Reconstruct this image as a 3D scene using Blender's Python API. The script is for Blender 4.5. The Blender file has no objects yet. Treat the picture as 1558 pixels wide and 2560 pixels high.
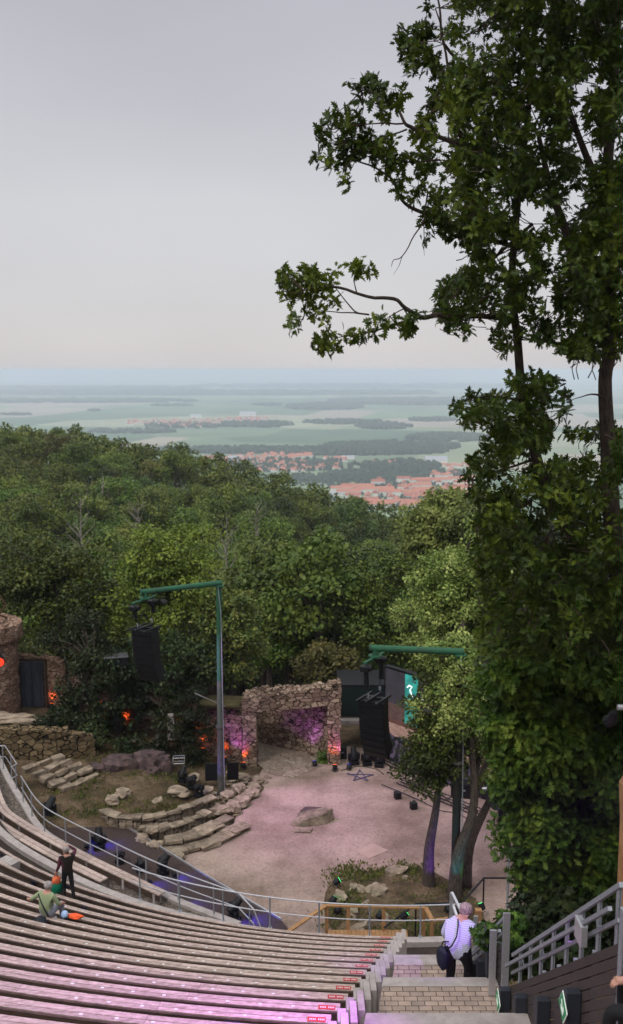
import bpy, bmesh, math, random
import numpy as np
from mathutils import Vector, Matrix, noise
R = math.radians
sc = bpy.context.scene
col = sc.collection
rnd = random.Random(7)
rng = np.random.default_rng(11)

# ------------------------------------------------------------------ camera, world, sun, exposure
CAMZ = 20.0
PITCH = math.atan(355 / 2489)
cd = bpy.data.cameras.new('camera'); cam = bpy.data.objects.new('camera', cd); col.objects.link(cam)
cam.location = (0, 0, CAMZ); cam.rotation_euler = (math.pi / 2 - PITCH, 0, 0)
cd.sensor_fit = 'VERTICAL'; cd.sensor_height = 36; cd.lens = 35.0
cd.clip_start = 0.3; cd.clip_end = 200000
cd.dof.use_dof = True; cd.dof.focus_distance = 19; cd.dof.aperture_fstop = 1.6
sc.camera = cam

w = bpy.data.worlds.new('World'); sc.world = w; w.use_nodes = True
nt = w.node_tree; nt.nodes.clear()
out = nt.nodes.new('ShaderNodeOutputWorld'); bg = nt.nodes.new('ShaderNodeBackground')
sky = nt.nodes.new('ShaderNodeTexSky'); sky.sky_type = 'NISHITA'; sky.sun_disc = False
SUN_EL, SUN_AZ = R(48), R(215)
sky.sun_elevation = SUN_EL; sky.sun_rotation = SUN_AZ
mulv = nt.nodes.new('ShaderNodeVectorMath'); mulv.operation = 'SCALE'; mulv.inputs['Scale'].default_value = 0.10
nt.links.new(sky.outputs[0], mulv.inputs[0])
tc = nt.nodes.new('ShaderNodeTexCoord'); sep = nt.nodes.new('ShaderNodeSeparateXYZ')
nt.links.new(tc.outputs['Generated'], sep.inputs[0])
rp = nt.nodes.new('ShaderNodeValToRGB'); e = rp.color_ramp.elements
e[0].position = 0.0; e[0].color = (.69, .655, .66, 1)
e[1].position = 1.0; e[1].color = (1.7, 1.72, 1.78, 1)
for p_, c_ in ((.03, (.69, .66, .665)), (.08, (.675, .665, .68)), (.16, (.66, .655, .68)), (.24, (.59, .585, .625)), (.36, (.52, .515, .565)), (.55, (.95, .96, 1.02))):
    x_ = e.new(p_); x_.color = (*c_, 1)
nt.links.new(sep.outputs[2], rp.inputs[0])
mp = nt.nodes.new('ShaderNodeMapping'); mp.inputs['Scale'].default_value = (1.6, 1.0, 3.2); mp.inputs['Rotation'].default_value = (0, .35, 0)
nz = nt.nodes.new('ShaderNodeTexNoise'); nz.inputs['Scale'].default_value = 1.5; nz.inputs['Detail'].default_value = 3
nt.links.new(tc.outputs['Generated'], mp.inputs[0]); nt.links.new(mp.outputs[0], nz.inputs[0])
mr = nt.nodes.new('ShaderNodeMapRange'); mr.inputs[1].default_value = .3; mr.inputs[2].default_value = .7
mr.inputs[3].default_value = .93; mr.inputs[4].default_value = 1.07
nt.links.new(nz.outputs[0], mr.inputs[0])
cl = nt.nodes.new('ShaderNodeVectorMath'); cl.operation = 'SCALE'
nt.links.new(rp.outputs[0], cl.inputs[0]); nt.links.new(mr.outputs[0], cl.inputs['Scale'])
mx = nt.nodes.new('ShaderNodeMix'); mx.data_type = 'RGBA'; mx.inputs[0].default_value = .93
nt.links.new(mulv.outputs[0], mx.inputs[6]); nt.links.new(cl.outputs[0], mx.inputs[7])
nt.links.new(mx.outputs[2], bg.inputs[0]); bg.inputs[1].default_value = 1.0
nt.links.new(bg.outputs[0], out.inputs[0])

sl = bpy.data.lights.new('sun', 'SUN'); so = bpy.data.objects.new('sun', sl); col.objects.link(so)
sl.energy = 1.45; sl.angle = R(16); sl.color = (1, .95, .88)
_d = Vector((math.sin(SUN_AZ) * math.cos(SUN_EL), math.cos(SUN_AZ) * math.cos(SUN_EL), math.sin(SUN_EL)))
so.rotation_euler = _d.to_track_quat('Z', 'Y').to_euler(); so.location = (0, 0, 60)
sc.view_settings.view_transform = 'Standard'; sc.view_settings.look = 'None'
sc.view_settings.exposure = -0.05; sc.view_settings.gamma = 1
sc.cycles.max_bounces = 6; sc.cycles.diffuse_bounces = 3; sc.cycles.glossy_bounces = 2
sc.cycles.transmission_bounces = 3; sc.cycles.volume_bounces = 4; sc.cycles.transparent_max_bounces = 4
sc.cycles.use_denoising = True

# ------------------------------------------------------------------ helpers
_cp, _sp = math.cos(PITCH), math.sin(PITCH)
def at(x, y, Y):                    # a point seen at picture position x, y that stands Y metres ahead
    a = (x - 779) / 2489; b = (1280 - y) / 2489
    dy = _cp + b * _sp; dz = -_sp + b * _cp; t = Y / dy
    return Vector((a * t, Y, CAMZ + dz * t))
def onz(x, y, z=0):                 # the same on the level z
    a = (x - 779) / 2489; b = (1280 - y) / 2489
    dy = _cp + b * _sp; dz = -_sp + b * _cp; t = (z - CAMZ) / dz
    return Vector((a * t, dy * t, z))

def N(nt, typ, **kw):
    n = nt.nodes.new('ShaderNode' + typ)
    for k, v in kw.items():
        if k.startswith('i_'): n.inputs[int(k[2:])].default_value = v
        else: setattr(n, k, v)
    return n
def mat(name, c, rough=.8, metal=0, var=.0, scale=6, c2=None, bump=0, bscale=None, emit=None, estr=0, spec=.3, stretch=None, island=0):
    m = bpy.data.materials.new(name); m.use_nodes = True; t = m.node_tree; b = t.nodes['Principled BSDF']
    b.inputs['Roughness'].default_value = rough; b.inputs['Metallic'].default_value = metal
    b.inputs['Specular IOR Level'].default_value = spec
    b.inputs['Base Color'].default_value = (*c, 1)
    co = N(t, 'TexCoord'); src = co.outputs['Object']
    if stretch:
        mp = N(t, 'Mapping'); mp.inputs['Scale'].default_value = stretch; t.links.new(src, mp.inputs[0]); src = mp.outputs[0]
    if var or c2:
        n = N(t, 'TexNoise'); n.inputs['Scale'].default_value = scale; n.inputs['Detail'].default_value = 5; n.inputs['Roughness'].default_value = .65
        t.links.new(src, n.inputs[0])
        r = N(t, 'ValToRGB'); c2 = c2 or tuple(x * (1 - var) for x in c)
        r.color_ramp.elements[0].position = .35; r.color_ramp.elements[1].position = .65
        r.color_ramp.elements[0].color = (*c2, 1); r.color_ramp.elements[1].color = (*c, 1)
        t.links.new(n.outputs[0], r.inputs[0]); last = r.outputs[0]
        if island:
            g = N(t, 'NewGeometry'); h = N(t, 'HueSaturation'); q = N(t, 'MapRange'); q.inputs[3].default_value = 1 - island; q.inputs[4].default_value = 1 + island
            t.links.new(g.outputs['Random Per Island'], q.inputs[0]); t.links.new(q.outputs[0], h.inputs['Value']); t.links.new(last, h.inputs['Color']); last = h.outputs[0]
        t.links.new(last, b.inputs['Base Color'])
    if bump:
        n2 = N(t, 'TexNoise'); n2.inputs['Scale'].default_value = bscale or scale * 3; n2.inputs['Detail'].default_value = 6
        t.links.new(src, n2.inputs[0]); bp = N(t, 'Bump'); bp.inputs['Strength'].default_value = bump; bp.inputs['Distance'].default_value = .05
        t.links.new(n2.outputs[0], bp.inputs['Height']); t.links.new(bp.outputs[0], b.inputs['Normal'])
    if emit:
        b.inputs['Emission Color'].default_value = (*emit, 1); b.inputs['Emission Strength'].default_value = estr
    return m
def stone_mat(name, c1, c2, mortar, scale=2.6, zs=1.6, mort=.045, bump=.8):
    m = bpy.data.materials.new(name); m.use_nodes = True; t = m.node_tree; b = t.nodes['Principled BSDF']; b.inputs['Roughness'].default_value = .9
    b.inputs['Specular IOR Level'].default_value = .15
    co = N(t, 'TexCoord'); mp = N(t, 'Mapping'); mp.inputs['Scale'].default_value = (1, 1, zs)
    nn = N(t, 'TexNoise'); nn.inputs['Scale'].default_value = 2.2; nn.inputs['Detail'].default_value = 3
    t.links.new(co.outputs['Object'], mp.inputs[0]); t.links.new(mp.outputs[0], nn.inputs[0])
    ad = N(t, 'VectorMath', operation='MULTIPLY_ADD'); ad.inputs[1].default_value = (.35, .35, .35)
    t.links.new(nn.outputs['Color'], ad.inputs[0]); t.links.new(mp.outputs[0], ad.inputs[2])
    v = N(t, 'TexVoronoi'); v.inputs['Scale'].default_value = scale; v2 = N(t, 'TexVoronoi', feature='DISTANCE_TO_EDGE'); v2.inputs['Scale'].default_value = scale
    t.links.new(ad.outputs[0], v.inputs[0]); t.links.new(ad.outputs[0], v2.inputs[0])
    sp = N(t, 'SeparateColor'); t.links.new(v.outputs['Color'], sp.inputs[0])
    r = N(t, 'ValToRGB'); r.color_ramp.elements[0].color = (*c1, 1); r.color_ramp.elements[1].color = (*c2, 1)
    x = r.color_ramp.elements.new(.5); x.color = (*[(a * .75 + bb * .4) * .9 for a, bb in zip(c1, c2)], 1)
    t.links.new(sp.outputs[0], r.inputs[0])
    n = N(t, 'TexNoise'); n.inputs['Scale'].default_value = 14; n.inputs['Detail'].default_value = 6; t.links.new(co.outputs['Object'], n.inputs[0])
    mu = N(t, 'Mix', data_type='RGBA', blend_type='MULTIPLY'); mu.inputs[0].default_value = .6
    r2 = N(t, 'ValToRGB'); r2.color_ramp.elements[0].position = .35; r2.color_ramp.elements[0].color = (.5, .5, .5, 1); r2.color_ramp.elements[1].position = .62
    t.links.new(n.outputs[0], r2.inputs[0]); t.links.new(r.outputs[0], mu.inputs[6]); t.links.new(r2.outputs[0], mu.inputs[7])
    st = N(t, 'MapRange', interpolation_type='SMOOTHSTEP'); st.inputs[1].default_value = mort * .35; st.inputs[2].default_value = mort * 1.5
    t.links.new(v2.outputs['Distance'], st.inputs[0])
    mi = N(t, 'Mix', data_type='RGBA'); mi.inputs[6].default_value = (*mortar, 1)
    t.links.new(st.outputs[0], mi.inputs[0]); t.links.new(mu.outputs[2], mi.inputs[7]); t.links.new(mi.outputs[2], b.inputs['Base Color'])
    a2 = N(t, 'Math', operation='MULTIPLY_ADD'); a2.inputs[1].default_value = .25; t.links.new(n.outputs[0], a2.inputs[0]); t.links.new(st.outputs[0], a2.inputs[2])
    bp = N(t, 'Bump'); bp.inputs['Strength'].default_value = bump; bp.inputs['Distance'].default_value = .12
    t.links.new(a2.outputs[0], bp.inputs['Height']); t.links.new(bp.outputs[0], b.inputs['Normal'])
    return m
def leaf_mat(name, c1, c2, c3, trans=.25, tip=None, nscale=.5):
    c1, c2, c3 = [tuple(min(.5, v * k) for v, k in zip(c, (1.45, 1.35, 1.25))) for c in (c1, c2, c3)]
    m = bpy.data.materials.new(name); m.use_nodes = True; t = m.node_tree; t.nodes.clear()
    o = N(t, 'OutputMaterial'); d = N(t, 'BsdfPrincipled'); tr = N(t, 'BsdfTranslucent'); ms = N(t, 'MixShader'); ms.inputs[0].default_value = trans
    d.inputs['Roughness'].default_value = .5; d.inputs['Specular IOR Level'].default_value = .25
    g = N(t, 'NewGeometry'); oi = N(t, 'ObjectInfo'); r = N(t, 'ValToRGB')
    el = r.color_ramp.elements; el[0].color = (*c1, 1); el[1].color = (*c3, 1); x = el.new(.55); x.color = (*c2, 1)
    n = N(t, 'TexNoise'); n.inputs['Scale'].default_value = nscale; n.inputs['Detail'].default_value = 2
    t.links.new(g.outputs['Position'], n.inputs[0])
    a = N(t, 'Math', operation='MULTIPLY_ADD'); a.inputs[1].default_value = .45
    s = N(t, 'MapRange'); s.inputs[1].default_value = .3; s.inputs[2].default_value = .7; s.inputs[4].default_value = .55
    t.links.new(n.outputs[0], s.inputs[0]); t.links.new(g.outputs['Random Per Island'], a.inputs[0]); t.links.new(s.outputs[0], a.inputs[2]); t.links.new(a.outputs[0], r.inputs[0])
    h = N(t, 'HueSaturation'); q = N(t, 'MapRange'); q.inputs[3].default_value = .475; q.inputs[4].default_value = .515
    q2 = N(t, 'MapRange'); q2.inputs[3].default_value = .62; q2.inputs[4].default_value = 1.42
    t.links.new(oi.outputs['Random'], q.inputs[0]); t.links.new(oi.outputs['Random'], q2.inputs[0])
    t.links.new(q.outputs[0], h.inputs['Hue']); t.links.new(q2.outputs[0], h.inputs['Value']); t.links.new(r.outputs[0], h.inputs['Color'])
    t.links.new(h.outputs[0], d.inputs['Base Color']); t.links.new(h.outputs[0], tr.inputs[0])
    t.links.new(d.outputs[0], ms.inputs[1]); t.links.new(tr.outputs[0], ms.inputs[2]); t.links.new(ms.outputs[0], o.inputs[0])
    return m

def tag(o, label=None, cat=None, group=None, kind=None):
    if label: o['label'] = label
    if cat: o['category'] = cat
    if group: o['group'] = group
    if kind: o['kind'] = kind
    return o
def empty(name, loc=(0, 0, 0), rz=0, label=None, cat=None, group=None):
    o = bpy.data.objects.new(name, None); col.objects.link(o); o.location = loc; o.rotation_euler = (0, 0, rz); o.empty_display_size = .2
    return tag(o, label, cat, group)
def kids(o): return [c for c in bpy.data.objects if c.parent == o]
def copy_tree(o, parent=None):
    c = o.copy(); col.objects.link(c); c.parent = parent
    for ch in kids(o): copy_tree(ch, c)
    return c

class MB:
    def __init__(s): s.v = []; s.f = []; s.m = []; s.mi = 0; s.smooth = False
    def add(s, vs, fs):
        n = len(s.v); s.v += [tuple(v) for v in vs]; s.f += [tuple(n + i for i in f) for f in fs]; s.m += [s.mi] * len(fs); return s
    def box(s, c, d, rz=0, M=None, jit=0):
        vs = []
        for x in (-.5, .5):
            for y in (-.5, .5):
                for z in (-.5, .5):
                    p = Vector((x * d[0] + rnd.uniform(-jit, jit), y * d[1] + rnd.uniform(-jit, jit), z * d[2] + rnd.uniform(-jit, jit)))
                    if rz: p = Matrix.Rotation(rz, 3, 'Z') @ p
                    if M: p = M @ p
                    vs.append(p + Vector(c))
        return s.add(vs, [(0, 1, 3, 2), (4, 6, 7, 5), (0, 4, 5, 1), (2, 3, 7, 6), (0, 2, 6, 4), (1, 5, 7, 3)])
    def bar(s, a, b, wd, h, up=(0, 0, 1)):       # rectangular bar from a to b
        a, b = Vector(a), Vector(b); d = (b - a).normalized(); u = Vector(up); sd = d.cross(u).normalized(); u = sd.cross(d).normalized()
        vs = [p + sd * x * wd / 2 + u * y * h / 2 for p in (a, b) for x, y in ((-1, -1), (1, -1), (1, 1), (-1, 1))]
        return s.add(vs, [(0, 1, 2, 3), (7, 6, 5, 4), (0, 4, 5, 1), (1, 5, 6, 2), (2, 6, 7, 3), (3, 7, 4, 0)])
    def tube(s, pts, r, n=8, cap=True):
        pts = [Vector(p) for p in pts]; rs = r if isinstance(r, (list, tuple)) else [r] * len(pts); vs = []
        ref = None
        for i, p in enumerate(pts):
            d = (pts[min(i + 1, len(pts) - 1)] - pts[max(i - 1, 0)]).normalized()
            if ref is None: ref = d.orthogonal().normalized()
            ref = (ref - d * ref.dot(d)).normalized(); o = d.cross(ref)
            vs += [p + (ref * math.cos(2 * math.pi * k / n) + o * math.sin(2 * math.pi * k / n)) * rs[i] for k in range(n)]
        fs = [(i * n + k, i * n + (k + 1) % n, (i + 1) * n + (k + 1) % n, (i + 1) * n + k) for i in range(len(pts) - 1) for k in range(n)]
        if cap: fs += [tuple(reversed(range(n))), tuple(range((len(pts) - 1) * n, len(pts) * n))]
        return s.add(vs, fs)
    def prism(s, poly, z0, z1, M=None):          # closed outline extruded from z0 to z1
        n = len(poly); vs = [Vector((x, y, z)) for z in (z0, z1) for x, y in poly]
        if M: vs = [M @ v for v in vs]
        fs = [tuple(reversed(range(n))), tuple(range(n, 2 * n))] + [(i, (i + 1) % n, n + (i + 1) % n, n + i) for i in range(n)]
        return s.add(vs, fs)
    def blob(s, c, r, n=2, jit=.2, seed=0, M=None):
        bm = bmesh.new(); bmesh.ops.create_icosphere(bm, subdivisions=n, radius=1); off = Vector((seed * 3.1, seed * 1.7, seed))
        for v in bm.verts:
            q = v.co * (1 + jit * noise.noise(v.co * 1.6 + off) * 2); q = Vector((q.x * r[0], q.y * r[1], q.z * r[2])); v.co = (M @ q if M else q) + Vector(c)
        s.add([v.co[:] for v in bm.verts], [[v.index for v in f.verts] for f in bm.faces]); bm.free(); return s
    def build(s, name, mats, parent=None, smooth=False, bevel=0, loc=None):
        me = bpy.data.meshes.new(name); me.from_pydata(s.v, [], s.f)
        mats = mats if isinstance(mats, (list, tuple)) else [mats]
        for m in mats: me.materials.append(m)
        if len(mats) > 1: me.polygons.foreach_set('material_index', s.m)
        if smooth: me.polygons.foreach_set('use_smooth', [True] * len(s.f))
        me.update(); o = bpy.data.objects.new(name, me); col.objects.link(o)
        if parent: o.parent = parent; 
        if parent and parent.type == 'EMPTY' and loc is None and getattr(parent, '_x', 1): pass
        if loc is not None: o.location = loc
        if bevel: b = o.modifiers.new('b', 'BEVEL'); b.width = bevel; b.segments = 2; b.limit_method = 'ANGLE'
        return o

# every thing built in world coordinates hangs under an Empty at its base: W() shifts the parts back
def W(o, parent):
    o.parent = parent; o.matrix_parent_inverse = Matrix.Translation(parent.location).inverted(); return o

# ------------------------------------------------------------------ materials
M = {}
M['galv'] = mat('galvanised', (.36, .38, .42), .6, .5, var=.25, scale=20)
M['alu'] = mat('aluminium', (.6, .6, .64), .35, .7, var=.15, scale=20)
M['black'] = mat('black_plastic', (.008, .008, .01), .55, var=.3)
M['blackm'] = mat('black_metal', (.012, .012, .015), .45, .2, var=.3)
M['lens'] = mat('lens_glass', (.05, .06, .08), .1, .0, spec=.8)
M['green'] = mat('green_paint', (.018, .12, .058), .75, scale=4, c2=(.03, .075, .045), bump=.1)
M['greypole'] = mat('grey_pole_paint', (.11, .105, .095), .7, var=.4, scale=5)
M['darkpole'] = mat('dark_pole_paint', (.022, .02, .016), .8, var=.4, scale=6)
M['conc'] = mat('concrete', (.40, .355, .335), .85, var=.28, scale=3.5, bump=.15)
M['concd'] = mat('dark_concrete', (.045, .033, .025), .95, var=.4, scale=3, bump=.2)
M['wood'] = mat('bench_wood', (.50, .395, .35), .75, c2=(.27, .20, .17), scale=2.2, bump=.1, stretch=(3, 9, 9), island=.16)
M['woodr'] = mat('bench_back_wood', (.075, .048, .034), .8, c2=(.035, .022, .016), scale=2, bump=.1, stretch=(2, 2, 12), island=.25)
M['sticker'] = mat('pale_sticker', (.68, .63, .61), .5, var=.1)
M['red'] = mat('red_sticker', (.42, .04, .04), .5, var=.1)
M['bracket'] = mat('dark_blue_bracket', (.012, .014, .035), .5, var=.2)
M['newwood'] = mat('new_timber', (.38, .21, .095), .7, c2=(.26, .135, .055), scale=3, stretch=(3, 3, 1), bump=.1, island=.15)
M['slat'] = mat('brown_composite', (.062, .048, .046), .7, var=.3, scale=3, stretch=(1, 1, 6), island=.15)
M['bark'] = mat('bark', (.10, .075, .058), .95, c2=(.030, .022, .018), scale=7, bump=.9, bscale=16, stretch=(3, 3, .7))
M['twig'] = mat('twig_bark', (.07, .045, .035), .9, var=.4)
M['rock'] = mat('pale_rock', (.31, .245, .18), .9, c2=(.12, .092, .065), scale=2.4, bump=.8, bscale=5, island=.25)
M['rockd'] = mat('dark_rock', (.12, .078, .072), .9, c2=(.035, .025, .028), scale=2, bump=.9, bscale=4, island=.2)
M['rubble'] = stone_mat('rubble_stone', (.20, .135, .095), (.48, .36, .27), (.04, .024, .02), 2.7, 1.7)
M['rubbled'] = stone_mat('shaded_tan_rubble', (.12, .086, .047), (.26, .19, .105), (.010, .008, .005), 2.1, 1.8)  # tan stone, darkened further for the shade lying on the retaining wall
M['rubblep'] = stone_mat('tower_stone', (.25, .15, .10), (.45, .31, .23), (.06, .035, .028), 3.6, 2.2)
M['skin'] = mat('skin', (.50, .27, .20), .6, var=.08)
M['white'] = mat('white_paint', (.75, .75, .78), .6, var=.05)

# ------------------------------------------------------------------ ground
CX, CY = 2.85, 47.0          # centre of the round orchestra
def sstep(a, b, x):
    t = min(1, max(0, (x - a) / (b - a))); return t * t * (3 - 2 * t)
RX = [-170, -68, -60, -42, -27, -12, 2, 14, 23, 60, 120]; RZ = [3, 6.7, 7.1, 4, 1.3, -2.3, -7.9, -10.6, -13.4, -24, -40]
def interp(x, xs, ys):
    return float(np.interp(x, xs, ys))
def hgt(x, y):
    r = math.hypot(x - CX, y - CY)
    if y > 58:
        ridge = interp(x * 225 / max(y, 150), RX, RZ) - 10
        z0 = -1.0
        v = -13 - 2 * sstep(-40, 40, x) + 5 * sstep(-20, -80, x)
        if y < 95: z = z0 + (v - z0) * sstep(58, 95, y)
        elif y < 225: z = v + (ridge - v) * sstep(90, 225, y)
        else: z = ridge + (-232 - ridge) * sstep(225, 1050, y) ** .8
        return z + .8 * noise.noise(Vector((x * .03, y * .03, 0)))
    z = 0
    if y < CY and r > 17.4:
        z = .9 + .5 * max(0, r - 19.8)
        if x < 0.5: z = min(z, 1.0 + .5 * (max(0, r - 19.8)))
        if x > 3.6: z = max(z, 1.6 + .5 * max(0, r - 19.8) - .3 * sstep(4, 9, x)) if r > 18.6 else z
        z = min(z, 17)
    elif x < -3.6 and y > 38:
        z = .85 * sstep(-3.9, -8.5, x) * sstep(39, 44, y) + 1.1 * sstep(-9, -15, x) * sstep(43, 50, y) + .15 * sstep(45, 50, y) * sstep(-3.8, -6, x)
    if x > 11: z += 1.5 * sstep(11, 20, x) if r < 19 else 0
    z += .03 * noise.noise(Vector((x * .7, y * .7, 3)))
    return z - 1.0 * sstep(53, 58, y)
def grid(name, xs, ys, m, zf):
    me = bpy.data.meshes.new(name); nx, ny = len(xs), len(ys)
    vs = [(x, y, zf(x, y)) for y in ys for x in xs]
    fs = [(j * nx + i, j * nx + i + 1, (j + 1) * nx + i + 1, (j + 1) * nx + i) for j in range(ny - 1) for i in range(nx - 1)]
    me.from_pydata(vs, [], fs); me.materials.append(m); me.polygons.foreach_set('use_smooth', [True] * len(fs)); me.update()
    o = bpy.data.objects.new(name, me); col.objects.link(o); o['kind'] = 'structure'; return o
# earth with trodden sand in the round stage, grassy soil elsewhere
def earth_mat():
    m = bpy.data.materials.new('earth'); m.use_nodes = True; t = m.node_tree; b = t.nodes['Principled BSDF']; b.inputs['Roughness'].default_value = .95; b.inputs['Specular IOR Level'].default_value = .1
    co = N(t, 'TexCoord'); n = N(t, 'TexNoise'); n.inputs['Scale'].default_value = .9; n.inputs['Detail'].default_value = 8; n.inputs['Roughness'].default_value = .7
    n2 = N(t, 'TexNoise'); n2.inputs['Scale'].default_value = 9; n2.inputs['Detail'].default_value = 6
    t.links.new(co.outputs['Object'], n.inputs[0]); t.links.new(co.outputs['Object'], n2.inputs[0])
    r = N(t, 'ValToRGB'); el = r.color_ramp.elements
    el[0].position = .34; el[0].color = (.04, .042, .018, 1); el[1].position = .66; el[1].color = (.19, .135, .085, 1); x = el.new(.46); x.color = (.10, .07, .042, 1)
    t.links.new(n.outputs[0], r.inputs[0]); mu = N(t, 'Mix', data_type='RGBA', blend_type='MULTIPLY'); mu.inputs[0].default_value = .7
    r2 = N(t, 'ValToRGB'); r2.color_ramp.elements[0].position = .3; r2.color_ramp.elements[0].color = (.45, .45, .45, 1); r2.color_ramp.elements[1].position = .65
    t.links.new(n2.outputs[0], r2.inputs[0]); t.links.new(r.outputs[0], mu.inputs[6]); t.links.new(r2.outputs[0], mu.inputs[7]); t.links.new(mu.outputs[2], b.inputs['Base Color'])
    bp = N(t, 'Bump'); bp.inputs['Strength'].default_value = .8; bp.inputs['Distance'].default_value = .1; t.links.new(n2.outputs[0], bp.inputs['Height']); t.links.new(bp.outputs[0], b.inputs['Normal'])
    return m
def sand_mat():
    m = bpy.data.materials.new('trodden_sand'); m.use_nodes = True; t = m.node_tree; b = t.nodes['Principled BSDF']; b.inputs['Roughness'].default_value = .95; b.inputs['Specular IOR Level'].default_value = .1
    co = N(t, 'TexCoord'); n = N(t, 'TexNoise'); n.inputs['Scale'].default_value = .35; n.inputs['Detail'].default_value = 6; n.inputs['Roughness'].default_value = .6
    n2 = N(t, 'TexNoise'); n2.inputs['Scale'].default_value = 7; n2.inputs['Detail'].default_value = 8; n2.inputs['Roughness'].default_value = .8
    t.links.new(co.outputs['Object'], n.inputs[0]); t.links.new(co.outputs['Object'], n2.inputs[0])
    r = N(t, 'ValToRGB'); el = r.color_ramp.elements; el[0].position = .36; el[0].color = (.20, .145, .115, 1); el[1].position = .62; el[1].color = (.39, .29, .245, 1)
    t.links.new(n.outputs[0], r.inputs[0]); mu = N(t, 'Mix', data_type='RGBA', blend_type='MULTIPLY'); mu.inputs[0].default_value = .8
    r2 = N(t, 'ValToRGB'); r2.color_ramp.elements[0].position = .32; r2.color_ramp.elements[0].color = (.5, .48, .46, 1); r2.color_ramp.elements[1].position = .55
    t.links.new(n2.outputs[0], r2.inputs[0]); t.links.new(r.outputs[0], mu.inputs[6]); t.links.new(r2.outputs[0], mu.inputs[7]); t.links.new(mu.outputs[2], b.inputs['Base Color'])
    bp = N(t, 'Bump'); bp.inputs['Strength'].default_value = .6; bp.inputs['Distance'].default_value = .05; t.links.new(n2.outputs[0], bp.inputs['Height']); t.links.new(bp.outputs[0], b.inputs['Normal'])
    return m
M['earth'] = earth_mat(); M['sand'] = sand_mat()
xs = sorted(set([round(-28 + .5 * i, 3) for i in range(0, 113)] + [-60, -52, -45, -40, -36, -32, 30, 34, 40, 48, 60]))
ys = [round(-8 + .5 * i, 3) for i in range(0, 137)]
grid('ground', xs, ys, M['earth'], lambda x, y: hgt(x, y) - .02)
def wood_floor_mat():
    return mat('forest_floor', (.028, .034, .013), .95, c2=(.012, .014, .007), scale=.3, bump=.5)
M['ffloor'] = wood_floor_mat()
xs2 = [-900, -600, -400, -300, -240, -200] + [-170 + 6 * i for i in range(0, 55)] + [170, 220, 300, 420, 600, 900]
ys2 = [60 + 6 * i for i in range(0, 40)] + [310, 340, 380, 430, 500, 580, 680, 800, 930, 1080]
grid('wooded_hill', xs2, ys2, M['ffloor'], hgt)

# far plain with its patchwork of fields
def field_mat():
    m = bpy.data.materials.new('fields'); m.use_nodes = True; t = m.node_tree; b = t.nodes['Principled BSDF']; b.inputs['Roughness'].default_value = 1; b.inputs['Specular IOR Level'].default_value = 0
    co = N(t, 'TexCoord'); mp = N(t, 'Mapping'); mp.inputs['Scale'].default_value = (.0015, .0011, 0); mp.inputs['Rotation'].default_value = (0, 0, .25)
    t.links.new(co.outputs['Object'], mp.inputs[0])
    v = N(t, 'TexVoronoi', distance='CHEBYCHEV'); v.inputs['Scale'].default_value = 1; v.inputs['Randomness'].default_value = .9; t.links.new(mp.outputs[0], v.inputs[0])
    sp = N(t, 'SeparateColor'); t.links.new(v.outputs['Color'], sp.inputs[0]); r = N(t, 'ValToRGB'); r.color_ramp.interpolation = 'CONSTANT'
    cols = [(.22, .29, .18), (.31, .36, .22), (.15, .22, .13), (.40, .42, .28), (.24, .34, .19), (.45, .40, .31), (.28, .37, .21), (.17, .25, .15)]
    el = r.color_ramp.elements; el[0].color = (*cols[0], 1); el[1].position = .9; el[1].color = (*cols[7], 1)
    for i in range(1, 7): x = el.new(i / 7.6); x.color = (*cols[i], 1)
    t.links.new(sp.outputs[0], r.inputs[0])
    n = N(t, 'TexNoise'); n.inputs['Scale'].default_value = .004; n.inputs['Detail'].default_value = 6; t.links.new(co.outputs['Object'], n.inputs[0])
    mu = N(t, 'Mix', data_type='RGBA', blend_type='MULTIPLY'); mu.inputs[0].default_value = .5; t.links.new(r.outputs[0], mu.inputs[6]); t.links.new(n.outputs[0], mu.inputs[7])
    t.links.new(mu.outputs[2], b.inputs['Base Color']); return m
PZ = -232.0
mb = MB(); XL = 60000
ysf = [1000, 2000, 4000, 7000, 11000, 17000, 26000, 38000, 55000]; xsf = [-XL, -30000, -12000, -4000, 0, 4000, 12000, 30000, XL]
fp = grid('plain', xsf, ysf, field_mat(), lambda x, y: PZ - (y / 55000) ** 2 * 60)

# ------------------------------------------------------------------ leaves
def tmpl_quad():
    v = np.array([(0, 0, 0), (.32, .45, .06), (0, 1, 0), (-.32, .45, .06)], float); return v, [(0, 1, 2, 3)]
def tmpl_oak():
    half = [(.03, .0), (.09, .16), (.27, .30), (.10, .37), (.39, .58), (.13, .60), (.34, .83), (.11, .80), (.09, .97)]
    pts = [(0, -.12)] + half + [(0, 1.05)] + [(-x, y) for x, y in reversed(half)]
    v = np.array([(x, y, .18 * abs(x) - .12 * y * y) for x, y in pts], float); k = len(pts)
    mid = np.array([(0, .45, -.03)]); v = np.vstack([v, mid])
    return v, [(k, i, (i + 1) % k) for i in range(k)]
def tmpl_maple():
    pts = [(0, 0), (.2, .02), (.48, .0), (.36, .2), (.6, .48), (.34, .45), (.26, .55), (.14, .58), (0, 1.0), (-.14, .58), (-.26, .55), (-.34, .45), (-.6, .48), (-.36, .2), (-.48, 0), (-.2, .02)]
    v = np.array([(x, y, .15 * abs(x) - .15 * y * y) for x, y in pts], float); k = len(pts); v = np.vstack([v, [(0, .3, 0)]])
    return v, [(k, i, (i + 1) % k) for i in range(k)]
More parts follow.
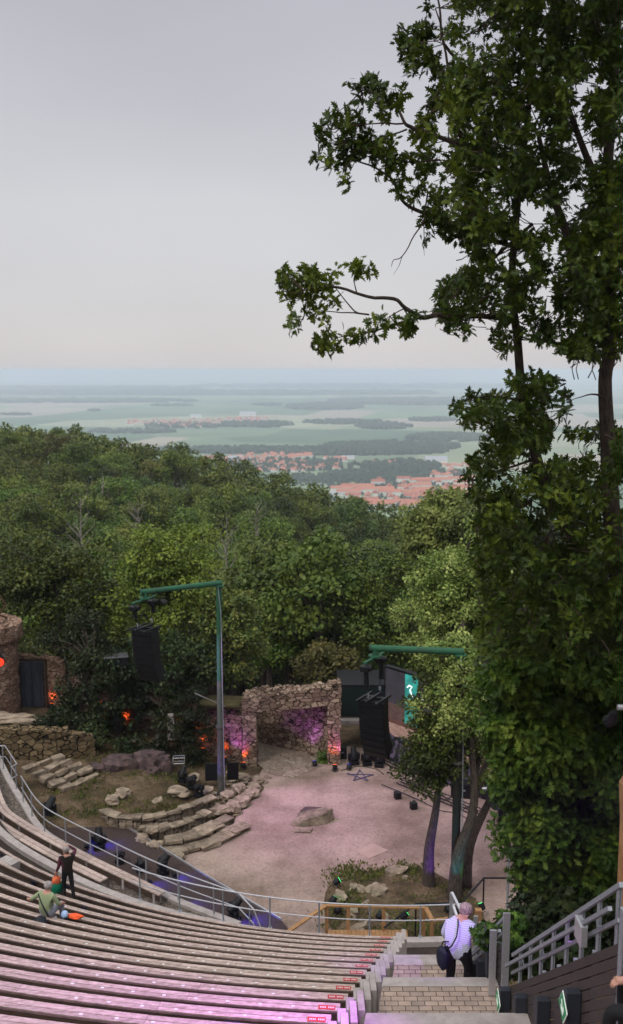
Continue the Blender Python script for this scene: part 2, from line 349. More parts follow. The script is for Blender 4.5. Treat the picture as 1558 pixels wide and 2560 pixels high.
def leaves(name, pos, dirs, nrm, size, tmpl, m, parent=None):
    v, f = tmpl; n = len(pos); k = len(v)
    y = dirs / np.linalg.norm(dirs, axis=1, keepdims=True); z = nrm - (nrm * y).sum(1, keepdims=True) * y; z /= np.linalg.norm(z, axis=1, keepdims=True) + 1e-9
    x = np.cross(y, z); s = size[:, None, None]
    P = pos[:, None, :] + s * (v[None, :, 0:1] * x[:, None, :] + v[None, :, 1:2] * y[:, None, :] + v[None, :, 2:3] * z[:, None, :])
    P = P.reshape(-1, 3).astype(np.float32)
    fl = len(f[0]); F = np.array(f)[None] + (np.arange(n) * k)[:, None, None]; F = F.reshape(-1, fl)
    me = bpy.data.meshes.new(name); me.vertices.add(len(P)); me.vertices.foreach_set('co', P.ravel())
    me.loops.add(F.size); me.loops.foreach_set('vertex_index', F.ravel().astype(np.int32)); me.polygons.add(len(F))
    me.polygons.foreach_set('loop_start', np.arange(0, F.size, fl, dtype=np.int32)); me.materials.append(m); me.update(calc_edges=True)
    o = bpy.data.objects.new(name, me); col.objects.link(o)
    if parent: W(o, parent)
    return o
def rand_dirs(n):
    d = rng.normal(size=(n, 3)); return d / np.linalg.norm(d, axis=1, keepdims=True)
def shell(blobs, per, up=.5, fill=.35):       # leaf places on and in lumpy puffs: bl = (x, y, z, r) ; per = leaves per square metre of puff
    P, D, Nn = [], [], []
    for bx, by, bz, br in blobs:
        n = int(per * 4 * br * br) + 3; d = rand_dirs(n); d[:, 2] = np.abs(d[:, 2]) * np.where(rng.random(n) < .82, 1, -1)
        rr = br * (1 - fill * rng.random(n) ** 1.5) * (1 + .18 * rng.normal(size=n))
        p = np.array([bx, by, bz]) + d * rr[:, None] * np.array([1, 1, .72])
        P.append(p); t = rand_dirs(n) * .8 + d * .5 + np.array([0, 0, -.35]); D.append(t); Nn.append(d + rand_dirs(n) * .55 + np.array([0, 0, up]))
    return np.vstack(P), np.vstack(D), np.vstack(Nn)

LM = {
 'hill': leaf_mat('hill_leaves', (.022, .042, .007), (.062, .095, .015), (.16, .19, .035), .15, nscale=.35),
 'hill2': leaf_mat('olive_hill_leaves', (.030, .042, .010), (.078, .090, .020), (.18, .185, .045), .15, nscale=.35),
 'hill3': leaf_mat('dark_hill_leaves', (.014, .030, .007), (.036, .062, .014), (.10, .135, .032), .15, nscale=.35),
 'mid': leaf_mat('mid_leaves', (.014, .032, .006), (.048, .085, .013), (.14, .185, .032), .2, nscale=.7),
 'dark': leaf_mat('shaded_dark_leaves', (.006, .013, .004), (.015, .027, .008), (.042, .058, .017), .15, nscale=.6),  # leaf colour lowered to stand in for shade inside the dense low crowns
 'lime': leaf_mat('lime_leaves', (.040, .070, .012), (.11, .15, .034), (.31, .34, .12), .2, nscale=.9),
 'oak': leaf_mat('oak_leaves', (.008, .022, .002), (.032, .072, .006), (.135, .205, .02), .3, nscale=.8),
 'maple': leaf_mat('broad_leaves', (.010, .026, .004), (.040, .082, .010), (.14, .205, .028), .3, nscale=1.0),
 'far': mat('far_wood_leaves', (.035, .055, .02), 1, c2=(.02, .035, .014), scale=.02),
}
QL = tmpl_quad()

def puffs(rx, rz, n, zc, big=1.0, seed=0):
    r0 = random.Random(seed); bl = []
    for i in range(n):
        th = r0.uniform(0, 2 * math.pi); u = r0.uniform(-.55, 1); s = math.sqrt(max(0, 1 - u * u)); q = r0.uniform(.62, .95)
        bl.append((rx * s * q * math.cos(th), rx * s * q * math.sin(th), zc + rz * u * q, big * r0.uniform(.55, 1.1) * rx * .34))
    return bl
def limbs(mb, base, top, bl, r, k=10):
    for b in bl[:k]:
        a = base + (top - base) * rnd.uniform(.45, 1); c = Vector(b[:3]); m = (a + c) / 2 + Vector((0, 0, .1 * (c - a).length))
        mb.tube([a, m, c], [r * .5, r * .32, r * .12], 5, cap=False)

# hillside trees: one mesh per kind (bark and leaves), copied
def hill_tree(i):
    r0 = random.Random(50 + i); bl = puffs(r0.uniform(3.0, 3.9), r0.uniform(3.2, 4.4), 30, r0.uniform(5.6, 6.6), 1.0, i)
    P, D, Nn = shell(bl, 38, .35, .18)
    o = leaves('hillside_tree', P, D, Nn, rng.uniform(.2, .40, len(P)), QL, LM[('hill', 'hill2', 'hill', 'hill3', 'mid', 'hill')[i % 6]])
    return o
protos = []
for i in range(7):
    root = empty('hillside_tree', (0, 0, -500))
    c = hill_tree(i); c.name = 'crown'; W(c, root); c.matrix_parent_inverse = Matrix()
    mb = MB(); mb.tube([(0, 0, -.5), (.1, 0, 3), (0, .2, 6)], [.28, .2, .1], 6)
    for k in range(4): mb.tube([(0, 0, 3 + k * .6), (rnd.uniform(-2, 2), rnd.uniform(-2, 2), 7 + rnd.uniform(0, 2))], [.1, .03], 5)
    t_ = mb.build('trunk', M['bark'], root)
    protos.append(root)
spots = []
y = 64.0; row = 0
while y < 240:
    sp = 6.2 + (y - 60) * .012
    x = -(.36 * y + 8) + rnd.uniform(0, sp)
    while x < .30 * y + 6:
        jx, jy = x + rnd.uniform(-1.6, 1.6), y + rnd.uniform(-2, 2)
        if not (y < 100 and -4 < x < 12 and False): spots.append((jx, jy))
        x += sp * rnd.uniform(.85, 1.15)
    y += sp * .92; row += 1
HG = 'trees of the wooded hillside'
HL = ['dense leafy tree standing among the others on the wooded hillside']
spots.sort(key=lambda s: s[1])
# the nearest 290 are single trees, what is left behind them is one wood
for i, (x, y) in enumerate(spots[:290]):
    p = protos[i] if i < 7 else rnd.choice(protos); o = p if i < 7 else copy_tree(p)
    s = rnd.uniform(.72, 1.32) * (1.0 if y > 80 else .95)
    o.location = (x, y, hgt(x, y)); o.rotation_euler = (0, 0, rnd.uniform(0, 6.28)); o.scale = (s, s, s * rnd.uniform(.92, 1.12))
    tag(o, HL[0], 'tree', HG)
    if i >= 7: o.name = 'hillside_tree'
for x_, y_, Y_, lb in ((200, 1275, 120, 'pale bare tree showing grey branches on the hill at the left'), (565, 1325, 108, 'bare grey-branched tree in the middle of the wooded hill'), (345, 1290, 125, 'thin bare tree on the hill left of the bright yellow-green crown'), (255, 1235, 150, 'small leafless tree high on the wooded hill'), (790, 1395, 92, 'leafless grey tree above the gate'), (640, 1290, 130, 'leafless tree on the lower right of the hill')):
    top = at(x_, y_, Y_); base = Vector((top.x, Y_, hgt(top.x, Y_))); b = empty('bare_tree', base, 0, lb, 'tree'); h_ = top.z + 2 - base.z; q = MB(); q.tube([(0, 0, 0), (.1, 0, h_ * .4), (0, .1, h_ * .75), (.1, 0, h_)], [.25, .16, .09, .03], 6)
    M.setdefault('deadbark', mat('pale_dead_bark', (.24, .21, .18), .9, var=.3)); q.build('trunk', M['deadbark'], b); q = MB()
    for i in range(22):
        a = rnd.uniform(0, 6.28); z_ = h_ * rnd.uniform(.45, .92); l_ = rnd.uniform(1.2, 2.8); c = Vector((math.cos(a) * l_ * .6, math.sin(a) * l_ * .6, z_ + l_ * .6)); q.tube([(0, 0, z_), c * .5 + Vector((0, 0, z_ * .5)), c, c + Vector((rnd.uniform(-.5, .5), 0, .9))], [.07, .05, .03, .012], 4)
    q.build('branches', M['deadbark'], b)
# distant remainder as one mesh of crowns
P, D, Nn = [], [], []
for (x, y) in spots[290:]:
    s = rnd.uniform(.85, 1.2); bl = [(a * s + x, b * s + y, c_ * s + hgt(x, y), d_ * s) for a, b, c_, d_ in puffs(3.6, 4.2, 20, 6, 1.05, rnd.randrange(999))]
    p, d, n_ = shell(bl, 9, .4, .3); P.append(p); D.append(d); Nn.append(n_)
if P:
    P, D, Nn = map(np.vstack, (P, D, Nn)); o = leaves('hilltop_wood', P, D, Nn, rng.uniform(.5, .85, len(P)), QL, LM['hill'])
    tag(o, 'dense wood closing the skyline of the hill', 'wood', kind='stuff')
print('hill spots', len(spots))

# ------------------------------------------------------------------ far country: woods, villages
def domes(name, pts, label, m, base=PZ):
    n = len(pts); k = 6; vs = []; fs = []
    for (x, y, r, h) in pts:
        b = len(vs); a0 = rnd.uniform(0, 6)
        for hh, rr in ((0, 1), (.55, .95), (.88, .6)):
            for i in range(k): a = a0 + i * 6.283 / k; q = rnd.uniform(.85, 1.15); vs.append((x + r * rr * q * math.cos(a), y + r * rr * q * math.sin(a), base + h * hh * q))
        vs.append((x, y, base + h))
        for j in (0, 1): fs += [(b + j * k + i, b + j * k + (i + 1) % k, b + (j + 1) * k + (i + 1) % k, b + (j + 1) * k + i) for i in range(k)]
        fs += [(b + 2 * k + i, b + 2 * k + (i + 1) % k, b + 3 * k) for i in range(k)]
    me = bpy.data.meshes.new(name); me.from_pydata(vs, [], fs); me.materials.append(m); me.polygons.foreach_set('use_smooth', [True] * len(fs)); me.update()
    o = bpy.data.objects.new(name, me); col.objects.link(o); tag(o, label, 'wood', kind='stuff'); return o
def patch(cx, cy, wx, hy, n, r=(6, 10), h=(9, 16)):      # picture-sized ellipse on the plain filled with tree crowns
    out_ = []
    for i in range(n):
        while True:
            u, v = rnd.uniform(-1, 1), rnd.uniform(-1, 1)
            if u * u + v * v < 1 and noise.noise(Vector((u * 3, v * 2, cx))) > -.35: break
        p = onz(cx + u * wx, cy + v * hy, PZ); out_.append((p.x, p.y, rnd.uniform(*r), rnd.uniform(*h)))
    return out_
def far_wood(lab, *ps): domes('distant_wood', sum(ps, []), lab, LM['far'])
far_wood('broad dark wood behind the middle town', patch(860, 1130, 260, 9, 900), patch(980, 1118, 170, 11, 900))
far_wood('leafy belt in front of the middle town', patch(860, 1196, 200, 9, 420, (4, 7), (6, 10)), patch(1000, 1185, 180, 10, 420, (4, 7), (6, 10)), patch(900, 1210, 240, 6, 220, (2, 4), (3, 6)), patch(1100, 1262, 120, 14, 500, (4, 7), (7, 11)))
far_wood('belt of trees left of the middle town', patch(560, 1128, 170, 7, 600), patch(1000, 1168, 100, 12, 300), patch(700, 1165, 200, 14, 260, (4, 7)))
far_wood('trees round the far village', patch(640, 1062, 90, 7, 260, (9, 16)), patch(330, 1080, 110, 4, 180, (9, 14)), patch(860, 1056, 100, 5, 150, (9, 15)), patch(960, 1066, 70, 8, 200, (9, 16)), patch(460, 1066, 100, 5, 120, (8, 12)))
far_wood('low dark wood right of the fields', patch(1120, 1096, 100, 9, 600, (9, 16)), patch(1080, 1050, 60, 4, 120, (9, 16)))
far_wood('long dark woods on the far plain', patch(160, 1003, 330, 4, 600, (25, 50), (15, 25)), patch(810, 1018, 90, 7, 500, (20, 40), (15, 25)), patch(1080, 1005, 260, 8, 900, (25, 50), (15, 25)),
         patch(670, 1012, 35, 3, 60, (18, 30)), patch(235, 1026, 14, 2, 20, (14, 20)), patch(430, 1014, 50, 2, 50, (15, 25)), patch(40, 1037, 40, 1.2, 40, (12, 18)))
far_wood('faint woods near the horizon', patch(520, 985, 560, 3, 400, (60, 140), (25, 50)), patch(900, 968, 420, 3, 300, (90, 200), (30, 60)), patch(200, 975, 300, 2, 200, (90, 160), (30, 60)))

M['roof'] = mat('red_tile_roof', (.50, .17, .11), .9, var=.35, scale=.03)
M['roof2'] = mat('orange_tile_roof', (.58, .23, .15), .9, var=.3, scale=.03)
M['hwall'] = mat('pale_house_wall', (.78, .75, .70), .9, var=.1, scale=.1)
M['groof'] = mat('grey_hall_roof', (.40, .41, .44), .8, var=.1, scale=.1)
def house_mesh(L_, w_, h_, rf, hip=False):
    mb = MB(); mb.mi = 0; hx, hy = L_ / 2, w_ / 2; mb.box((0, 0, h_ / 2 + 1 - 1), (L_, w_, h_)); top = h_ + w_ * .42
    mb.mi = 1; e_ = .5; ov = hx + e_
    mb.add([(-ov, -hy - e_, h_ - .2), (ov, -hy - e_, h_ - .2), (ov, hy + e_, h_ - .2), (-ov, hy + e_, h_ - .2), (-ov + (w_ * .3 if hip else 0), 0, top), (ov - (w_ * .3 if hip else 0), 0, top)], [(0, 1, 5, 4), (2, 3, 4, 5), (1, 2, 5), (3, 0, 4), (3, 2, 1, 0)])
    o = mb.build('town_house', [M['hwall'], rf]); return o
HP = [house_mesh(13, 9, 5.5, M['roof']), house_mesh(10, 8, 6, M['roof2'], True), house_mesh(18, 10, 6, M['roof2']), house_mesh(48, 12, 9, M['roof2']), house_mesh(30, 11, 9, M['roof']), house_mesh(60, 25, 8, M['groof'])]
used = set()
def put_house(k, x, y, rz, label, group, name, z=PZ, s=1):
    o = HP[k]
    if k in used: o = o.copy(); col.objects.link(o)
    used.add(k); o.name = name; o.location = (x, y, z); o.rotation_euler = (0, 0, rz); o.scale = (s, s, s); tag(o, label, 'house', group)
def village(n, blobs, ks, label, group, name, s=1, ang=.3):
    got = []
    for i in range(n * 30):
        if len(got) >= n: break
        cx, cy, wx, hy = rnd.choice(blobs); p = onz(cx + rnd.uniform(-wx, wx), cy + rnd.uniform(-hy, hy), PZ)
        if any(abs(p.x - q.x) < 17 * s and abs(p.y - q.y) < 15 * s for q in got): continue
        got.append(p); put_house(rnd.choice(ks), p.x, p.y, ang + rnd.choice([0, 1.57]) + rnd.uniform(-.2, .2), label, group, name, s=s)
village(150, [(380, 1058, 60, 6), (470, 1062, 60, 7), (560, 1055, 90, 7), (620, 1050, 50, 4)], [0, 1, 0, 2], 'small red-roofed house in the far village on the plain', 'houses of the far village', 'village_house', 1.25)
village(170, [(690, 1150, 80, 12), (600, 1152, 90, 8), (700, 1172, 60, 9), (840, 1152, 25, 4), (730, 1140, 50, 5), (790, 1170, 60, 6)], [0, 1, 2, 2], 'red-roofed house in the middle town below the hill', 'houses of the middle town', 'town_house', 1.0, .5)
village(26, [(1040, 1163, 130, 7), (1110, 1190, 40, 4), (960, 1160, 30, 3), (1130, 1175, 60, 8)], [0, 1, 2], 'red-roofed house scattered right of the middle town', 'scattered houses right of the middle town', 'suburban_house', 1.1)
apr = []
for rr in range(9):                                   # apartment rows of the near estate
    yy = 1206 + rr * 8.5
    for cc in range(8):
        xx = 850 + cc * 50 + rr * 6 + rnd.uniform(-14, 14)
        if xx > 1200 or (rr < 2 and cc < 2) or (rr > 5 and cc > 4): continue
        p = onz(xx, yy + rnd.uniform(-3, 3), PZ); apr.append((rr, cc))
        put_house(rnd.choice([3, 3, 4]), p.x, p.y, rnd.choice([.12, .12, .2, 1.5]), 'long apartment block with an orange-red roof in the near estate', 'apartment blocks of the near estate', 'apartment_block')
far_wood('garden trees between the apartment blocks', patch(980, 1240, 190, 42, 260, (3, 5), (5, 9)), patch(700, 1165, 130, 16, 150, (3, 5), (4, 8)), patch(500, 1060, 150, 9, 70, (5, 8), (5, 9)))
for i, (px_, py_, lb) in enumerate([(620, 1041, 'long pale hall behind the far village'), (490, 1044, 'pale hall left of the long one behind the far village'), (1090, 1157, 'long pale hall behind the scattered houses'), (590, 1150, 'white hall at the left end of the middle town'), (870, 1148, 'pale hall right of the middle town'), (840, 1240, 'grey flat hall at the left of the near estate')]):
    p = onz(px_, py_, PZ); put_house(5, p.x, p.y, .05, lb, None, 'hall', s=[1.5, 1.0, 1.0, .7, .6, .5][i])

# ------------------------------------------------------------------ the seating bowl
R0 = 19.82; DR = 1.1; DZ = .55; Z0 = 3.5
def pol(r, a): return Vector((CX + r * math.cos(a), CY + r * math.sin(a), 0))
def end_angle(r):                                     # where a row meets the aisle
    lo, hi = R(-120), R(-80)
    for _ in range(40):
        m_ = (lo + hi) / 2; p = pol(r, m_)
        if p.x < 2.4 + .16 * (p.y - 27.2): lo = m_
        else: hi = m_
    return lo
def left_angle(r):
    for d in range(92, 200):
        p = pol(r, R(-d)); D_ = p.y
        if D_ < 1 or p.x / D_ < -.36: return R(-d)
    return R(-190)
def arc_box(mb, r0, r1, z0, z1, a0, a1, step=.6):
    n = max(2, int(abs(a1 - a0) * r1 / step) + 1); vs = []
    for i in range(n + 1):
        a = a0 + (a1 - a0) * i / n
        for r, z in ((r0, z0), (r1, z0), (r1, z1), (r0, z1)):
            p = pol(r, a); vs.append((p.x, p.y, z))
    fs = []
    for i in range(n):
        b = i * 4
        for j in range(4): fs.append((b + j, b + (j + 1) % 4, b + 4 + (j + 1) % 4, b + 4 + j))
    fs += [(0, 3, 2, 1), (n * 4, n * 4 + 1, n * 4 + 2, n * 4 + 3)]
    mb.add(vs, fs)
ORD = ['first', 'second', 'third', 'fourth', 'fifth', 'sixth', 'seventh', 'eighth', 'ninth', 'tenth', 'eleventh', 'twelfth', 'thirteenth', 'fourteenth', 'fifteenth', 'sixteenth', 'seventeenth', 'eighteenth', 'nineteenth', 'twentieth']
NR = 15
for k in range(NR):
    r = R0 + DR * k; z = Z0 + DZ * k; ae = end_angle(r); al = left_angle(r)
    p = pol(r, ae)
    sw = .050 + .0046 * k
    what = 'curved pale plank bench row, ' + (f'{ORD[k]} counted up from the front railing')
    
    b = empty('bench', (p.x, p.y, z - .45), 0, what, 'bench', 'curved bench rows of the seating bowl')
    # seat: two boards cut into lengths, with number stickers
    sb = MB(); L_ = 2.6 / r; a = ae
    while a > al:
        a2 = max(al, a - L_ * rnd.uniform(.9, 1.1))
        jr = rnd.uniform(-.006, .006)
        for r_a, r_b in ((r - sw + jr, r + .0), (r + .012, r + sw + jr)):
            sb.mi = 0; arc_box(sb, r_a, r_b, z - .045 + rnd.uniform(0, .004), z + rnd.uniform(0, .003), a - .003 / r, a2 + .003 / r)
        a = a2
    a = ae - .75 / r; sb.mi = 1
    while a > al + .05:
        arc_box(sb, r + .02, r + .02 + sw * .45, z + .004, z + .007, a, a - .06 / r); a -= .55 / r
    sb.mi = 2; arc_box(sb, r - sw * .25, r + sw * .85, z + .005, z + .009, ae - .08 / r, ae - .36 / r)
    sb.mi = 1
    for i in range(9): 
        if i != 4: arc_box(sb, r + sw * .1, r + sw * .5, z + .0095, z + .0105, ae - (.10 + i * .027) / r, ae - (.115 + i * .027) / r)
    W(sb.build('seat', [M['wood'], M['sticker'], M['red']]), b)
    bb = MB(); a = ae
    while a > al:
        a2 = max(al, a - L_ * rnd.uniform(.9, 1.1)); arc_box(bb, r + sw + .005, r + sw + .045, z - .15 - .006 * k, z - .012, a - .003 / r, a2 + .003 / r); a = a2
    W(bb.build('beam', M['woodr']), b)
    a = ae - (.6 + (k * .7) % 1.9) / r
    while a > al + .1:
        q = MB(); arc_box(q, r + sw + .048, r + sw + .07, z - .17, z - .03, a, a - .22 / r); q.mi = 0; arc_box(q, r - .09, r + sw, z - .43, z - .05, a - .08 / r, a - .13 / r)
        W(q.build('bracket', M['bracket']), b); a -= 3.4 / r
    q = MB(); arc_box(q, r - .12, r + .17, z - .45, z - .05, ae - .5 / r, ae - .58 / r); W(q.build('leg', M['conc']), b)

# terraces that carry the rows (concrete steps)
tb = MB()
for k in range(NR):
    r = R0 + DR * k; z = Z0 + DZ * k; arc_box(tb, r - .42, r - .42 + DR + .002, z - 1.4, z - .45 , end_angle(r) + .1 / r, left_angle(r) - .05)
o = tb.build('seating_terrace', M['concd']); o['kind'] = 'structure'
# concrete nosing walls between the rows and the aisle
for k in range(NR):
    r = R0 + DR * k; z = Z0 + DZ * k; a = end_angle(r); q = MB()
    x0 = 1.86 + .183 * (pol(r, a).y - 20.4)
    p = pol(r, a); q.box((p.x + .17, p.y + .12, z - .66), (.14, .34, 1.3)); q.box((p.x + .36, p.y + .38, z - .75), (.12, .54, 1.25), jit=.004)
    o = q.build('retaining_fin', M['conc'], bevel=.012); p2 = 'concrete fin between the aisle and the end of bench row, ' + ORD[k] + ' up from the front'
    tag(o, p2, 'retaining wall', 'concrete fins beside the aisle')

# aisle landings with pavers and kerbs
def paver_mat():
    m = bpy.data.materials.new('paving_blocks'); m.use_nodes = True; t = m.node_tree; b = t.nodes['Principled BSDF']; b.inputs['Roughness'].default_value = .85
    co = N(t, 'TexCoord'); br = N(t, 'TexBrick'); br.inputs['Scale'].default_value = 1; br.inputs['Brick Width'].default_value = .25; br.inputs['Row Height'].default_value = .145
    br.inputs['Mortar Size'].default_value = .007; br.inputs['Mortar Smooth'].default_value = .3; br.inputs['Color1'].default_value = (.44, .325, .26, 1); br.inputs['Color2'].default_value = (.31, .235, .19, 1); br.inputs['Mortar'].default_value = (.035, .026, .022, 1)
    t.links.new(co.outputs['Object'], br.inputs[0]); n = N(t, 'TexNoise'); n.inputs['Scale'].default_value = 5; n.inputs['Detail'].default_value = 6; t.links.new(co.outputs['Object'], n.inputs[0])
    mu = N(t, 'Mix', data_type='RGBA', blend_type='MULTIPLY'); mu.inputs[0].default_value = .55; r = N(t, 'ValToRGB'); r.color_ramp.elements[0].position = .3; r.color_ramp.elements[0].color = (.5, .5, .5, 1); r.color_ramp.elements[1].position = .7
    t.links.new(n.outputs[0], r.inputs[0]); t.links.new(br.outputs[0], mu.inputs[6]); t.links.new(r.outputs[0], mu.inputs[7]); t.links.new(mu.outputs[2], b.inputs['Base Color'])
    bp = N(t, 'Bump', invert=True); bp.inputs['Distance'].default_value = .01; t.links.new(br.outputs['Fac'], bp.inputs['Height']); t.links.new(bp.outputs[0], b.inputs['Normal'])
    return m
M['paver'] = paver_mat()
def ax(y): return 1.86 + .183 * (y - 20.4)
FX = 3.62
def landing(y0, y1, z, kerb=.3):
    q = MB(); q.add([(ax(y0), y0, z), (FX, y0, z), (FX, y1 - kerb, z), (ax(y1 - kerb), y1 - kerb, z)], [(0, 1, 2, 3)]); o = q.build('aisle_paving', M['paver']); o['kind'] = 'structure'
    q = MB(); n_ = 1; q.prism([(ax(y1 - kerb) - .02, y1 - kerb), (FX, y1 - kerb), (FX, y1 - .03), (FX - .08, y1), (ax(y1) - .02, y1)], z - 1.6, z + .006); o = q.build('aisle_step', M['conc'], bevel=.02); o['kind'] = 'structure'
LZ = [(20.5, 7.1), (18.0, 8.24), (15.3, 9.36), (12.9, 10.6), (10.5, 11.9), (8.0, 13.2), (5.5, 14.6)]
for i, (y1, z) in enumerate(LZ):
    y0 = LZ[i + 1][0] - .05 if i + 1 < len(LZ) else y1 - 2.4
    landing(y0, y1, z)
    if i: # a step down between two landings
        pass
for i in range(11):                                    # steep flight from the last landing down to the front railing
    q = MB(); y = 20.5 + i * .62; q.box(((ax(y) + FX) / 2, y + .36, 7.1 - .4 * (i + 1) - .4), (FX - ax(y), .70, .8)); o = q.build('aisle_step', M['conc']); o['kind'] = 'structure'
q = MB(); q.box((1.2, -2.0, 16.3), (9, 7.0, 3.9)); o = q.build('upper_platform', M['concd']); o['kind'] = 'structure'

# ------------------------------------------------------------------ lower walkway, kerbs and railings
def smooth(pts, n=6):
    out_ = []
    P_ = [Vector(p) for p in pts]
    for i in range(len(P_) - 1):
        p0, p1, p2, p3 = P_[max(i - 1, 0)], P_[i], P_[i + 1], P_[min(i + 2, len(P_) - 1)]
        for j in range(n):
            t = j / n; out_.append(.5 * ((2 * p1) + (p2 - p0) * t + (2 * p0 - 5 * p1 + 4 * p2 - p3) * t * t + (3 * p1 - p0 - 3 * p2 + p3) * t ** 3))
    return out_ + [P_[-1]]
def poly_box(mb, pts, wd, z0, z1, off=0):
    vs = []; n = len(pts)
    for i, p in enumerate(pts):
        d = (pts[min(i + 1, n - 1)] - pts[max(i - 1, 0)]); s = Vector((-d.y, d.x, 0)).normalized()
        for o_, z in ((off - wd / 2, z0), (off + wd / 2, z0), (off + wd / 2, z1), (off - wd / 2, z1)): q = p + s * o_; vs.append((q.x, q.y, z if len(p) < 3 else z + p.z))
    fs = []
    for i in range(n - 1):
        b = i * 4
        for j in range(4): fs.append((b + j, b + (j + 1) % 4, b + 4 + (j + 1) % 4, b + 4 + j))
    fs += [(0, 3, 2, 1), ((n - 1) * 4, (n - 1) * 4 + 1, (n - 1) * 4 + 2, (n - 1) * 4 + 3)]
    mb.add(vs, fs)
K1 = [(-15.5, 46.5, 0), (-13.76, 43.02, 0), (-12.48, 40.7, 0), (-10.9, 37.95, 0), (-9.27, 36.3, 0), (-7.52, 34.8, 0), (-5.98, 33.5, 0), (-4.4, 32.3, 0), (-2.42, 31.0, 0)]
K1s = smooth(K1)
K2s = [pol(17.95 + .35 * sstep(-9, -13, pol(18, R(-d)).x), R(-d)) for d in range(84, 185, 2)]
q = MB(); poly_box(q, K1s, .28, -.2, 1.7); o = q.build('kerb_wall', M['conc'], bevel=.02); tag(o, 'pale concrete kerb wall carrying the long curved metal railing', 'wall')
q = MB(); poly_box(q, K2s, .30, .8, 2.3); o = q.build('kerb_wall', M['conc'], bevel=.02); tag(o, 'pale concrete kerb wall in front of the first bench row', 'wall')
def cobble_mat():
    m = mat('cobbles', (.22, .18, .15), .9, c2=(.12, .095, .08), scale=1.5, bump=.3); return stone_mat('cobbles', (.13, .105, .085), (.26, .215, .18), (.04, .03, .025), 9, 1, .06, .5)
M['cobble'] = cobble_mat()
fl = MB()
a_ = [p for p in K1s]; vs = []; fs = []
for i, p in enumerate(a_):
    t = i / (len(a_) - 1); ang = math.atan2(p.y - CY, p.x - CX); qv = pol(17.95, ang); vs += [(p.x, p.y, 1.58), (qv.x, qv.y, 1.58)]
fs = [(2 * i, 2 * i + 2, 2 * i + 3, 2 * i + 1) for i in range(len(a_) - 1)]
fl.add(vs, fs); o = fl.build('lower_walkway', M['cobble']); o['kind'] = 'structure'
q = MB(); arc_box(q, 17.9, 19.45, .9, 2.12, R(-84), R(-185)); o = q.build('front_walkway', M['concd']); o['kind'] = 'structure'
BA = smooth([(-14.6, 43, 0), (-13.04, 39.52, 0), (-11.92, 38.06, 0), (-9.52, 35.84, 0), (-7.02, 33.8, 0), (-5.2, 32.35, 0)])
for nm, off, lb in (('bench', 0.05, 'long low pale bench on the lower walkway, nearer the curved railing'), ('bench', -.62, 'long low pale bench on the lower walkway, nearer the bench rows')):
    b = empty('bench', (BA[0].x, BA[0].y, 1.58), 0, lb, 'bench', 'low benches on the lower walkway')
    q = MB(); n_ = len(BA) if off > 0 else len(BA) - 6
    for i in range(0, n_ - 1, 3):
        seg = BA[i:i + 4]
        if len(seg) < 2: continue
        poly_box(q, seg, .17, 1.96, 2.0, off - .1); poly_box(q, seg, .17, 1.96, 2.0, off + .1)
    W(q.build('seat', M['wood']), b); q = MB(); poly_box(q, BA[:n_], .03, 1.74, 1.955, off - .17); W(q.build('beam', M['woodr']), b)
    for i in range(1, n_, 4): q = MB(); p = BA[i]; q.box((p.x, p.y, 1.76), (.3, .12, .36), rz=.8); W(q.build('leg', M['conc']), b)

def railing(pts, zb, h, label, every=1.6, levels=(1, .52), group=None, r=.024, posts=True, zpost=None):
    b = empty('railing', (pts[0].x, pts[0].y, zb), 0, label, 'railing', group)
    acc = 0; nxt = .3
    for lv in levels:
        q = MB(); q.tube([p + Vector((0, 0, zb + h * lv)) for p in pts], r if lv == 1 else r * .8, 8); W(q.build('rail', M['alu']), b)
    for i in range(len(pts) - 1):
        L_ = (pts[i + 1] - pts[i]).length
        while acc + L_ > nxt:
            p = pts[i].lerp(pts[i + 1], (nxt - acc) / L_) + Vector((0, 0, zb)); q = MB(); q.tube([p + Vector((0, 0, -.02)), p + Vector((0, 0, h))], .026, 8); q.tube([p, p + Vector((0, 0, .012))], .07, 10)
            W(q.build('post', M['galv']), b); nxt += every
        acc += L_
    return b
seg1 = [p for p in K1s if p.y < 40.9]
seg1 = seg1 + [seg1[-1] + Vector((.5, -.35, -.35)), seg1[-1] + Vector((.75, -.55, -.9))]
railing(seg1, 1.68, 1.08, 'long curved silver railing on the kerb beside the dark planting strip')
seg0 = [Vector((-15.6, 43.0, 0)), Vector((-13.9, 43.2, 0)), Vector((-12.75, 41.1, 0)), Vector((-12.9, 40.75, 0))]
railing(seg0, 2.05, 1.08, 'short silver railing turning a corner at the top of the rubble steps', every=1.3)
seg2 = [pol(17.8, R(-d)) for d in range(84, 122, 2)]
seg2.reverse()
railing(seg2, 2.3, 1.05, 'silver railing in front of the first bench row, running to the aisle')
# cobbled ramp flank right of the first benches, planting strip between kerb and stage
q = MB(); mp_ = [(-13.1, 43.2), (-10.45, 43.45), (-7.05, 39.95), (-4.24, 36.85), (-1.1, 33.6), (-.4, 32.2), (-1.2, 30.4), (-4.5, 32.1), (-8, 35), (-10.9, 37.9), (-12.6, 40.7)]
q.prism(mp_, .0, .28); M['mulch'] = mat('dark_mulch', (.075, .05, .043), .95, c2=(.03, .02, .018), scale=14, bump=.9, bscale=30)
o = q.build('mulch_bed', M['mulch']); o['kind'] = 'structure'
b = empty('edging', (-10.4, 43.5, 0), 0, 'thin silver metal edging along the dark mulch strip', 'edging'); 
for a_, c_ in zip(mp_[:4], mp_[1:5]):
    q = MB(); q.bar((*a_, .30), (*c_, .30), .05, .10); W(q.build('edge_strip', M['alu']), b)

